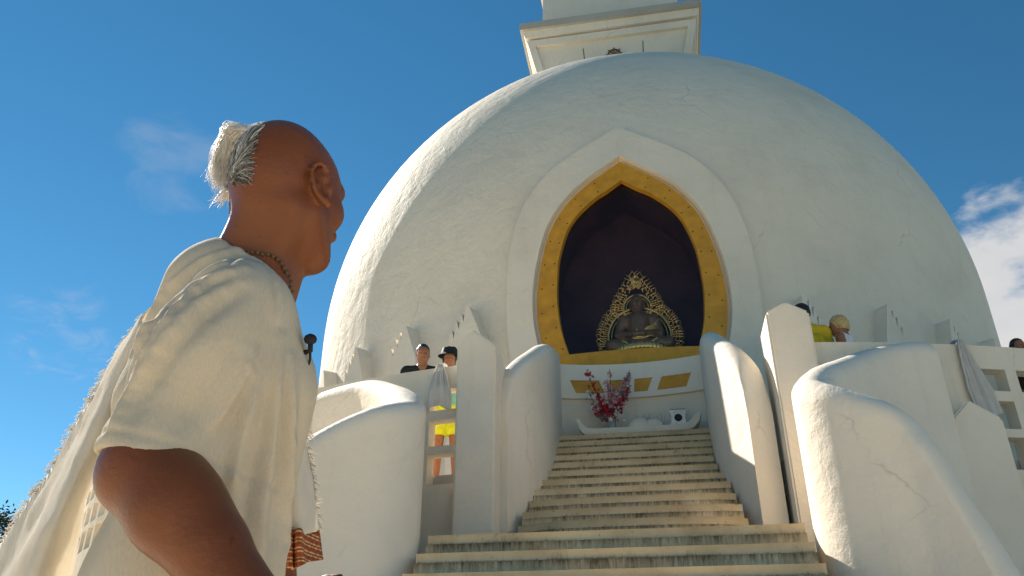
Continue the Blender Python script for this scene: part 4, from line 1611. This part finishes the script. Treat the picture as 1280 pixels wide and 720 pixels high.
def bystander(x, y, height, az, skin, label, head_az=None, head_pitch=0, top=None, sleeves='short', bottom=None, bottom_len='shorts', hair=None, hair_len='short', lean=0.0, group='visitors on the terrace'):
    """standing visitor; body is one continuous surface, clothing and hair are children"""
    s = height / 1.75
    root = tag(empty('person', (x, y, FLOOR_Z)), label, 'person', group)
    BF = frame(az); f, l, up = BF[:, 0], BF[:, 1], np.array([0, 0, 1.0])
    HBf = frame(az if head_az is None else head_az, head_pitch)
    HC = (up * 1.625 + f * (.03 + lean * .25)) * s
    NB = (up * 1.47 + f * (-.005 + lean * .18)) * s
    SH = {t: (up * 1.42 + l * t * .185 + f * (-.01 + lean * .17)) * s for t in (-1, 1)}
    EL = {t: SH[t] + (-up * .29 + l * t * .045 - f * .02) * s for t in (-1, 1)}
    WR = {t: EL[t] + (-up * .235 + f * .10 - l * t * .01) * s for t in (-1, 1)}
    hip = up * .95 * s
    chest = (up * 1.27 + f * lean * .14) * s
    KN = {t: (up * .50 + l * t * .10 + f * .02) * s for t in (-1, 1)}
    AN = {t: (up * .085 + l * t * .115 - f * .02) * s for t in (-1, 1)}

    def grid(z0, z1, st):
        return Field((-.44 * s, -.44 * s, z0), (.44 * s, .44 * s, z1), st)
    F = Field((-.44 * s, -.44 * s, -.02), (.44 * s, .44 * s, 1.8 * s), .011, [(-.02, 1.46 * s, .011), (1.46 * s, 1.80 * s, .007)])
    hw = sculpt_head(F, HC, HBf, s, False)
    F.cone(hw((-.02, 0, -.03)), NB, .055 * s, .058 * s, .03)
    F.cone(hw((.015, 0, -.07)), NB + f * .02 * s, .034 * s, .04 * s, .03)

    def torso(F, g):
        for t in (-1, 1):
            F.cone(NB - up * .02, SH[t], .050 * s + g, .052 * s + g, .04)
            F.cone(chest + l * t * .075 * s, hip + (up * .16 + l * t * .05) * s, .105 * s + g, .090 * s + g, .05)
            F.cone(hip + (up * .14 + l * t * .06) * s, hip + (l * t * .075 - up * .03) * s, .095 * s + g, .10 * s + g, .05)

    def arms(F, g, upto):
        for t in (-1, 1):
            e = SH[t] + (EL[t] - SH[t]) * min(1, upto)
            F.cone(SH[t], e, .050 * s + g, (.050 - .010 * min(1, upto)) * s + g, .03)
            if upto > 1:
                F.cone(EL[t], WR[t], .041 * s + g, .027 * s + g, .015)

    def legs(F, g, ln):
        for t in (-1, 1):
            hp = hip + (l * t * .085 - up * .04) * s
            if ln < 1:
                F.cone(hp, hp + (KN[t] - hp) * ln, .088 * s + g, (.088 - .03 * ln) * s + g * 1.6, .03)
            else:
                F.cone(hp, KN[t], .088 * s + g, .058 * s + g, .03)
                F.cone(KN[t], AN[t], .056 * s + g, .037 * s + g, .015)
    torso(F, 0); arms(F, 0, 2); legs(F, 0, 1)
    for t in (-1, 1):
        sculpt_hand(F, WR[t], (-up * .9 + f * .35), -l * t, s, t, .5)
        F.cone(AN[t], AN[t] + (f * .14 - up * .05) * s, .038 * s, .030 * s, .02)
        F.cone(AN[t] - (f * .03 + up * .045) * s, AN[t] + (f * .06 - up * .05) * s, .034 * s, .034 * s, .02)
    link('body', F.mesh('body', 1), skin, root)
    for t in (-1, 1):
        bm = bmesh.new(); add_ball(bm, Vector(hw((.0875, t * .031, .007))), .0085 * s, 1)
        bm_obj('eye', bm, M['eye'], root, True)
    if top is not None:
        F = grid(.80 * s, 1.56 * s, .011)
        torso(F, .014)
        if sleeves == 'short': arms(F, .018, .62)
        if sleeves == 'none':
            for t in (-1, 1): F.ell(SH[t] + l * t * .045 * s, (.055 * s, .055 * s, .09 * s), .02, True)
        F.cone(NB + f * .03 * s, NB + (up * .12 + f * .03) * s, .058 * s, .064 * s, .01, True)
        F.plane_cut(hip - up * .02, -up)
        link('top', F.mesh('top', 1), top, root)
    if bottom is not None:
        F = grid(.06 * s, 1.10 * s, .011)
        for t in (-1, 1): F.cone(hip + (up * .06 + l * t * .06) * s, hip + (l * t * .075 - up * .03) * s, .100 * s + .012, .105 * s + .012, .05)
        legs(F, .016, .72 if bottom_len == 'shorts' else 1)
        F.plane_cut(hip + up * .10 * s, up)
        if bottom_len == 'shorts': F.plane_cut(KN[1] + up * .13 * s, -up)
        link('shorts' if bottom_len == 'shorts' else 'trousers', F.mesh('bottom', 1), bottom, root)
    if hair is not None:
        HF = Field(HC - .2, HC + .2, .006)
        def hell(p, r, k=.01, sub=False): HF.ell(HC + HBf @ (np.array(p) * s), tuple(np.array(r) * s), k, sub, HBf)
        g = .007 if hair_len == 'short' else .020
        hell((-.010, 0, .040), (.086 + g, .073 + g, .088 + g))
        hell((-.046, 0, .006), (.042 + g, .054 + g, .054 + g), .03)
        if hair_len == 'bob': hell((-.045, 0, -.03), (.060, .076, .085), .03)
        hell((.088, 0, -.030), (.075, .085, .100), .008, True)          # face
        hell((.02, 0, -.115), (.16, .12, .080), .008, True)             # neck and jaw
        hm = HF.mesh('hair', 1)
        V = np.empty(len(hm.vertices) * 3, np.float32); hm.vertices.foreach_get('co', V); V = V.reshape(-1, 3)
        nv = np.empty(len(hm.vertices) * 3, np.float32); hm.vertex_normals.foreach_get('vector', nv); nv = nv.reshape(-1, 3)
        w = np.array([mnoise.fractal(Vector((p[0] * 70, p[1] * 70, p[2] * 25)), 0.8, 2.0, 2) for p in V])
        V += nv * (w * .006)[:, None]
        hm.vertices.foreach_set('co', V.ravel())
        link('hair', hm, hair, root)
    return root, hw, HBf, s


bystander(-2.30, 8.33, 1.70, 165, M['skin_a'], 'short-haired man in a black top looking over the terrace parapet', 158, -12, M['shirt_black'], 'short', M['grey_cloth'], 'trousers', M['hair_dark'])
rt, hw, HBf, s_ = bystander(-1.94, 8.20, 1.55, 172, M['skin_b'], 'woman in a black bucket hat, teal top and neon yellow shorts at the parapet', 165, -6, M['teal'], 'short', M['neon'], 'shorts', M['hair_dark'], 'bob')
bm = bmesh.new()
prof = [(.150, .050), (.145, .042), (.112, .085), (.108, .092), (.096, .150), (.080, .162), (.0, .166)]
prof2 = [(.0, .158), (.076, .154), (.090, .146), (.103, .088), (.140, .046), (.150, .050)]
n = 28
rings = []
for r_, z_ in prof + prof2:
    rings.append([bm.verts.new(Vector(hw((-.012 + r_ * 1.06 * math.cos(2 * math.pi * k / n), r_ * math.sin(2 * math.pi * k / n), z_ + .004 * math.sin(5 * k))))) for k in range(n)])
for a, b in zip(rings, rings[1:]):
    for k in range(n): bm.faces.new((a[k], a[(k + 1) % n], b[(k + 1) % n], b[k]))
bmesh.ops.remove_doubles(bm, verts=bm.verts, dist=.0005)
tag(bm_obj('bucket_hat', bm, M['hat_black'], rt, True))
bystander(-1.55, 8.75, 1.60, 200, M['skin_a'], 'dark-haired visitor mostly hidden behind the pointed post and the woman in a hat', 230, 0, M['shirt_black'], 'short', M['grey_cloth'], 'trousers', M['hair_dark'], 'bob')
bystander(1.93, 7.98, 1.74, -18, M['skin_b'], 'dark-haired man in a mustard yellow shirt with his back turned', -45, 0, M['yellow'], 'short', M['grey_cloth'], 'trousers', M['hair_dark'], 'short', .25)
bystander(2.30, 8.02, 1.56, -60, M['skin_b'], 'short-haired blond woman in a white sleeveless top looking sideways', -75, -4, M['white_cotton'], 'none', M['grey_cloth'], 'trousers', M['hair_blond'], 'bob', .15)
bystander(3.98, 8.36, 1.30, 150, M['skin_b'], 'dark-haired visitor in black behind the pierced parapet by the grey hanging cloth', 160, 0, M['shirt_black'], 'short', M['grey_cloth'], 'trousers', M['hair_dark'], 'short')

# ------------------------------------------------------------------ Buddha statue, offerings and hanging cloths
def make_buddha():
    C0 = np.array([0.165, CY - DR + 0.62, 5.62])
    root = tag(empty('buddha_statue', C0), 'seated gilded Buddha statue with a flaming halo behind the glass of the arch niche', 'statue')
    F = Field((-.55, -.35, -.05), (.55, .35, 1.2), .011)
    root.scale = (1.08, 1.0, 1.10)
    # seated body, head, crossed legs, hands in the lap
    F.cone((0, .02, .28), (0, .04, .62), .19, .17, .05)
    F.cone((-.20, .04, .66), (.20, .04, .66), .085, .085, .06)
    F.cone((0, .02, .66), (0, .01, .80), .075, .07, .04)
    F.ell((0, 0, .915), (.098, .105, .135), .02)
    F.ell((0, .02, 1.035), (.055, .055, .045), .025)
    for t in (-1, 1):
        F.cone((t * .235, .04, .65), (t * .30, -.01, .42), .078, .066, .04)
        F.cone((t * .30, -.01, .42), (t * .06, -.20, .36), .062, .045, .03)
        F.cone((t * .06, -.20, .36), (-t * .06, -.22, .355), .040, .030, .02)
        F.cone((t * .10, .02, .24), (t * .40, -.10, .22), .12, .10, .05)
        F.cone((t * .40, -.10, .22), (-t * .10, -.22, .20), .095, .06, .04)
        F.cone((t * .100, .01, .95), (t * .104, .01, .84), .018, .016, .01)
        F.ell((t * .038, -.098, .925), (.022, .012, .008), .006, True)
    F.cone((0, -.10, .93), (0, -.118, .885), .012, .018, .012)
    F.cone((-.022, -.100, .850), (.022, -.100, .850), .009, .009, .008)
    F.ell((0, -.095, .805), (.03, .02, .018), .015)
    link('figure', F.mesh('figure', 1), M['bronze'], root)
    # robe folds in gold over the left arm and lap
    bm = bmesh.new()
    for k in range(7):
        z = .30 + k * .030
        P = [(-.10 + .012 * k, -.20 + .012 * k, z), (.02, -.215 + .018 * k, z - .022), (.12, -.19 + .016 * k, z + .012), (.22, -.12 + .012 * k, z + .06), (.29, -.02, z + .16)]
        add_tube(bm, [tuple(p) for p in spline(P, 5)], .017, 6)
    bm_obj('robe', bm, M['gold'], root, True)
    for t in (-1, 1):
        bm = bmesh.new()
        for k in range(6):
            P = [(t * (.10 + .05 * k), -.24 + .015 * k, .13), (t * (.16 + .05 * k), -.235 + .02 * k, .20), (t * (.26 + .035 * k), -.19 + .03 * k, .285 - .015 * k)]
            add_tube(bm, [tuple(p) for p in spline(P, 5)], .015, 6)
        bm_obj('lap_drape', bm, M['gold'], root, True)
    # lotus seat with petals
    bm = bmesh.new()
    add_lathe(bm, [(.36, .0), (.44, .03), (.42, .06), (.34, .09), (.40, .13), (.42, .15)], (0, -.01, 0), 36)
    bm_obj('lotus_seat', bm, M['bronze'], root, 40)
    for k in range(22):
        a = math.pi + math.pi * (k + .5) / 22
        bm = bmesh.new()
        c = Vector((.43 * math.cos(a), -.01 + .43 * math.sin(a) * .95, .10))
        add_ball(bm, (0, 0, 0), .048, 2, (.85, .35, 1.1))
        bmesh.ops.rotate(bm, cent=(0, 0, 0), matrix=Matrix.Rotation(a + math.pi / 2, 3, 'Z'), verts=bm.verts)
        bmesh.ops.translate(bm, vec=c, verts=bm.verts)
        bm_obj('lotus_petal', bm, M['gold'], root, True)
    # pierced halo: two lobed rings with rows of flames
    rnd = random.Random(5)
    bm = bmesh.new()
    def ring(c, r0, n=40, a0=0, a1=2 * math.pi, t=.016):
        add_tube(bm, [(c[0] + r0 * math.cos(a), .16, c[1] + r0 * math.sin(a)) for a in np.linspace(a0, a1, n)], t, 6)
    ring((0, .92), .205, t=.022); ring((0, .92), .165, t=.010)
    ring((0, .45), .46, 50, R(-20), R(200), .022); ring((0, .45), .41, 50, R(-15), R(195), .010)
    bm_obj('halo_ring', bm, M['gold'], root, True)
    bm = bmesh.new()
    def flame(x, z, a, ln, r):
        d = np.array([math.cos(a), 0, math.sin(a)]); w = np.array([-d[2], 0, d[0]])
        sg = rnd.choice((-1, 1))
        P = [np.array([x, .16, z]) + d * ln * t + w * sg * ln * .22 * math.sin(t * 5.0) for t in np.linspace(0, 1, 6)]
        add_tube(bm, P, [r, r * 1.2, r, r * .75, r * .5, r * .15], 5)
    for row, (rr, ln) in enumerate(((.225, .085), (.275, .085), (.325, .095))):
        for a in np.linspace(R(-28), R(208), 30 + row * 5):
            k = 1 + .55 * max(0, math.sin(a)) ** 6
            flame(rr * math.cos(a), .92 + rr * math.sin(a) * k, a * .75 + R(22.5), ln * k, .0085)
    for row, (rr, ln) in enumerate(((.48, .085), (.53, .09), (.575, .09))):
        for a in list(np.linspace(R(-22), R(52), 20)) + list(np.linspace(R(128), R(202), 20)):
            flame(rr * math.cos(a), .45 + rr * math.sin(a), a + (R(24) if a < 1.5 else -R(24)), ln, .0085)
    for k in range(26):
        t = rnd.uniform(-.09, .09)
        flame(t, 1.22 + rnd.uniform(0, .12), R(90) - t * 3, .10, .008)
    o = bm_obj('flame_halo', bm, M['gold'], root, True)


make_buddha()


def make_flowers():
    rnd = random.Random(21)
    C0 = Vector((-.27, 10.42, 4.153))
    root = tag(empty('flower_vase', C0), 'glass vase of tall red, pink and white artificial flower sprays on the white shelf', 'flower vase')
    m, nt, b = new_mat('vase_glass')
    b.inputs['Base Color'].default_value = (.55, .58, .55, 1); b.inputs['Roughness'].default_value = .08
    b.inputs['Transmission Weight'].default_value = .6
    bm = bmesh.new()
    add_lathe(bm, [(.055, 0), (.062, .01), (.050, .08), (.058, .15), (.075, .19), (.070, .19), (.052, .15), (.045, .08), (.05, .015), (.0, .012)], n=24, caps=False)
    bm_obj('vase', bm, m, root, True)
    ms = flat('dark_stems', (.045, .06, .03), .7)
    cols = {'red_flower': flat('red_petals', (.42, .012, .02), .7, 0, .3), 'pink_flower': flat('pink_petals', (.62, .26, .30), .7, 0, .3), 'white_flower': flat('white_petals', (.76, .72, .66), .7, 0, .1), 'mauve_flower': flat('mauve_petals', (.20, .13, .15), .7, 0, .3)}
    sprays = [((-.31, 0, .86), 'red_flower'), ((-.22, -.05, .60), 'red_flower'), ((-.30, .02, .55), 'white_flower'), ((-.26, .03, .40), 'red_flower'),
              ((.01, 0, .86), 'pink_flower'), ((-.03, -.05, .70), 'pink_flower'), ((.03, .04, .58), 'mauve_flower'), ((.06, -.03, .40), 'mauve_flower'),
              ((.27, 0, .80), 'pink_flower'), ((.21, -.04, .72), 'pink_flower'), ((.24, .03, .60), 'red_flower'), ((.17, -.06, .46), 'red_flower'), ((.28, .04, .84), 'mauve_flower'),
              ((-.10, -.06, .36), 'red_flower'), ((-.16, .0, .28), 'mauve_flower'), ((.10, -.05, .30), 'white_flower'), ((.0, -.07, .26), 'red_flower')]
    pts = {k: [] for k in cols}
    bm = bmesh.new()
    for tip, kind in sprays:
        tip = np.array(tip)
        P = spline([(0, 0, .02), (tip[0] * .15, tip[1] * .3, .2), (tip[0] * .6, tip[1] * .8, tip[2] * .6), tip], 6)
        add_tube(bm, [tuple(p) for p in P], .004, 5)
        L = len(P)
        for q in range(int(26 + tip[2] * 26)):
            t = rnd.uniform(.48, 1.0) if tip[2] > .5 else rnd.uniform(.6, 1)
            i = t * (L - 1); a = P[int(i)]
            wv = .045 * (1.15 - t) + .012
            kk = kind if rnd.random() < .85 else rnd.choice(list(cols))
            pts[kk].append((a + np.array([rnd.gauss(0, wv), rnd.gauss(0, wv), rnd.gauss(0, .02)]), rnd.uniform(.014, .030) * (1.2 - .45 * t)))
    bm_obj('stems', bm, ms, root, True)
    for kind, L in pts.items():
        bm = bmesh.new()
        for p, r in L:
            # five little petals each
            ax = Vector((rnd.gauss(0, 1), rnd.gauss(0, 1) - 1.2, rnd.gauss(0, 1))).normalized()
            u = ax.orthogonal().normalized(); w = ax.cross(u)
            c = bm.verts.new(Vector(p))
            for k in range(5):
                a = 2 * math.pi * k / 5
                d = u * math.cos(a) + w * math.sin(a); e = u * math.cos(a + .55) + w * math.sin(a + .55); g = u * math.cos(a - .55) + w * math.sin(a - .55)
                bm.faces.new((c, bm.verts.new(Vector(p) + g * r * .8 + ax * r * .35), bm.verts.new(Vector(p) + d * r * 1.4 + ax * r * .5), bm.verts.new(Vector(p) + e * r * .8 + ax * r * .35)))
        ob = bm_obj(kind, bm, cols[kind], root, False)
        ob['kind'] = 'stuff'


make_flowers()

# rounded white stones with dry grass, then the burner
bm = bmesh.new()
F = Field((-.3, -.2, -.05), (.3, .2, .25), .008)
F.ell((-.10, 0, .03), (.15, .085, .115), .01); F.ell((.09, .01, .03), (.13, .08, .10), .01); F.plane_cut((0, 0, 0), (0, 0, -1))
o = link('stone', F.mesh('stone', 2), M['wallstain']); bm.free()
o.location = (.19, 10.43, 4.153)
tag(o, 'pair of rounded white stones in the middle of the white shelf', 'stone')
mg = flat('dry_grass', (.42, .31, .15), .8)
rnd = random.Random(8)
bm = bmesh.new()
for k in range(46):
    x = rnd.uniform(-.20, .20); y = rnd.uniform(-.04, .05)
    h = rnd.uniform(.10, .26)
    add_tube(bm, [(x, y, 0), (x + rnd.gauss(0, .012), y, h * .6), (x + rnd.gauss(0, .045), y + rnd.gauss(0, .02), h)], [.0022, .0018, .0008], 4, False)
o = bm_obj('dry_grass', bm, mg)
o.location = (.22, 10.515, 4.153)
tag(o, 'tuft of thin dry grass stalks behind the white stones', 'grass', None, 'stuff')

rb = tag(empty('incense_burner', (.60, 10.42, 4.153)), 'small white square incense burner with a dark round emblem at the end of the shelf', 'incense burner')
bm = bmesh.new()
prof = [(.098, 0), (.105, .008), (.092, .05), (.088, .09), (.098, .15), (.112, .185), (.112, .20), (.10, .20)]
ring = []
for r, z in prof:
    ring.append([bm.verts.new((sx * r, sy * r * .8, z)) for sx, sy in ((-1, -1), (1, -1), (1, 1), (-1, 1))])
for a, b in zip(ring, ring[1:]):
    for k in range(4): bm.faces.new((a[k], a[(k + 1) % 4], b[(k + 1) % 4], b[k]))
bm.faces.new(ring[0][::-1]); bm.faces.new(ring[-1])
bm_obj('body', bm, M['white_cotton'], rb)
bm = bmesh.new()
add_box(bm, (0, 0, .205), (.20, .16, .014)); bm_obj('ash_bed', bm, M['joint'], rb)
bm = bmesh.new()
add_lathe(bm, [(.0, -.006), (.044, -.006), (.050, 0), (.044, .006), (0, .006)], n=28, caps=False)
bmesh.ops.rotate(bm, cent=(0, 0, 0), matrix=Matrix.Rotation(R(90), 3, 'X'), verts=bm.verts)
bmesh.ops.translate(bm, vec=(0, -.080, .095), verts=bm.verts)
bm_obj('emblem', bm, M['black'], rb, 40)
bm = bmesh.new()
for k in range(14):
    a = k * 2 * math.pi / 14
    add_ball(bm, (.033 * math.cos(a), -.088, .095 + .033 * math.sin(a)), .005, 1)
for k in range(3):
    a = R(90 + 120 * k)
    add_ball(bm, (.014 * math.cos(a), -.088, .095 + .014 * math.sin(a)), .009, 1, (1, .5, 1))
bm_obj('emblem_relief', bm, M['grey_cloth'], rb, True)


def hanging_cloth(th0, th1, ztop, zbot, mat, label, knot=None, waist=None, seed=0, skew=0.0, r=TR + 0.035):
    """scarf tied over the parapet: gathered at the top, opening downwards"""
    rows = []
    tm = (th0 + th1) / 2
    nz = 12
    rnd = random.Random(seed)
    ph = rnd.uniform(0, 6)
    for i in range(nz + 1):
        t = i / nz
        z = ztop + (zbot - ztop) * t
        wid = (th1 - th0) / 2 * (0.22 + 0.78 * min(1, t * 1.5) ** .8)
        row = []
        for j in range(19):
            u = -1 + 2 * j / 18
            th = tm + skew * t + wid * u
            rr = r + .018 * math.sin(u * 9 + ph + t) * (0.4 + .6 * t) + .012 * math.sin(u * 23 + ph * 2) * (1 - t * .5)
            zz = z + .03 * math.sin(u * 3 + seed) * t
            row.append(np.array(ringpt(th, zz, rr)))
        rows.append(row)
    # over the top and down the inner side a little
    first = [np.array(ringpt(tm + (th1 - th0) * .11 * (-1 + 2 * j / 18), ztop + .03, TR - .06 + .01 * math.sin(j))) for j in range(19)]
    back = [np.array(ringpt(tm + (th1 - th0) * .11 * (-1 + 2 * j / 18), ztop - .1, TR - .19)) for j in range(19)]
    org = np.array(ringpt(tm, ztop, r))
    ob, G = cloth_sheet([back, first] + rows, mat, 'hanging_scarf', None, org, 2, .004, .004, seed)
    ob.location = org
    tag(ob, label, 'scarf')
    return ob


M['scarf'] = cloth_mat('white_scarf', (.86, .84, .80), .4, 300)
M['scarf_grey'] = cloth_mat('grey_scarf', (.82, .80, .76), .4, 300)
hanging_cloth(-9.95, -8.55, 4.05, 3.58, M['scarf'], 'white scarf hanging over the parapet below the woman in a hat', seed=2)
hanging_cloth(15.9, 17.2, 4.05, 3.30, M['scarf_grey'], 'crumpled grey scarf hanging over the shaded parapet near the dark openings', seed=5, skew=.5)
hanging_cloth(-18.3, -17.2, 4.0, 3.25, M['scarf'], 'knotted white scarf hanging on the parapet beside the man in the shawl', seed=7)


# ------------------------------------------------------------------ trees beyond the stupa
def make_tree(x, y, h, w, label, seed, conifer=False):
    rnd = random.Random(seed)
    root = tag(empty('tree', (x, y, 0)), label, 'tree', 'trees beyond the terrace')
    mt = flat('bark', (.10, .07, .045), .9, 0, .3, 8)
    ml = flat('dark_foliage', (.045, .065, .022), .7, 0, .45, 1.5)
    bm = bmesh.new()
    add_tube(bm, [(0, 0, 0), (.1, 0, h * .3), (-.05, .1, h * .6), (0, 0, h * .95)], [h * .024, h * .019, h * .011, h * .002], 10)
    for k in range(16):
        a = rnd.uniform(0, 6.28); z = h * rnd.uniform(.3, .8); ln = w * (1 - z / h) * 1.4 + .4
        add_tube(bm, [(0, 0, z), (ln * .5 * math.cos(a), ln * .5 * math.sin(a), z + ln * .2), (ln * math.cos(a), ln * math.sin(a), z + ln * .3)], [h * .008, h * .005, h * .002], 6)
    bm_obj('trunk', bm, mt, root, True)
    bm = bmesh.new()
    clumps = []
    for k in range(70):
        t = rnd.random() ** .8
        z = h * (.22 + .78 * t)
        rad = w * ((1 - t) ** .7 if conifer else math.sqrt(max(0.02, 1 - (2 * t - .8) ** 2 / 1.5)))
        a = rnd.uniform(0, 6.28); q = rad * math.sqrt(rnd.random())
        clumps.append((q * math.cos(a), q * math.sin(a), z, rnd.uniform(.35, .8) * (h / 10)))
    for cx, cy, cz, cr in clumps:
        for k in range(60):
            p = Vector((cx + rnd.gauss(0, cr * .5), cy + rnd.gauss(0, cr * .5), cz + rnd.gauss(0, cr * .4)))
            d = Vector((rnd.gauss(0, 1), rnd.gauss(0, 1), rnd.gauss(0, .6))).normalized(); e = d.orthogonal().normalized()
            e.rotate(Matrix.Rotation(rnd.uniform(0, 6.28), 3, d))
            s = rnd.uniform(.06, .15) * h / 10
            bm.faces.new([bm.verts.new(p - d * s), bm.verts.new(p + e * s * .45), bm.verts.new(p + d * s * 1.2), bm.verts.new(p - e * s * .45)])
    bm_obj('crown', bm, ml, root, False, False)


make_tree(-36.0, 40, 10.2, 2.4, 'dark tree top just showing beside the fringe of the white shawl', 3)
make_tree(-43.5, 42, 9.4, 3.0, 'broad dark tree standing farther out beyond the white shawl', 6)
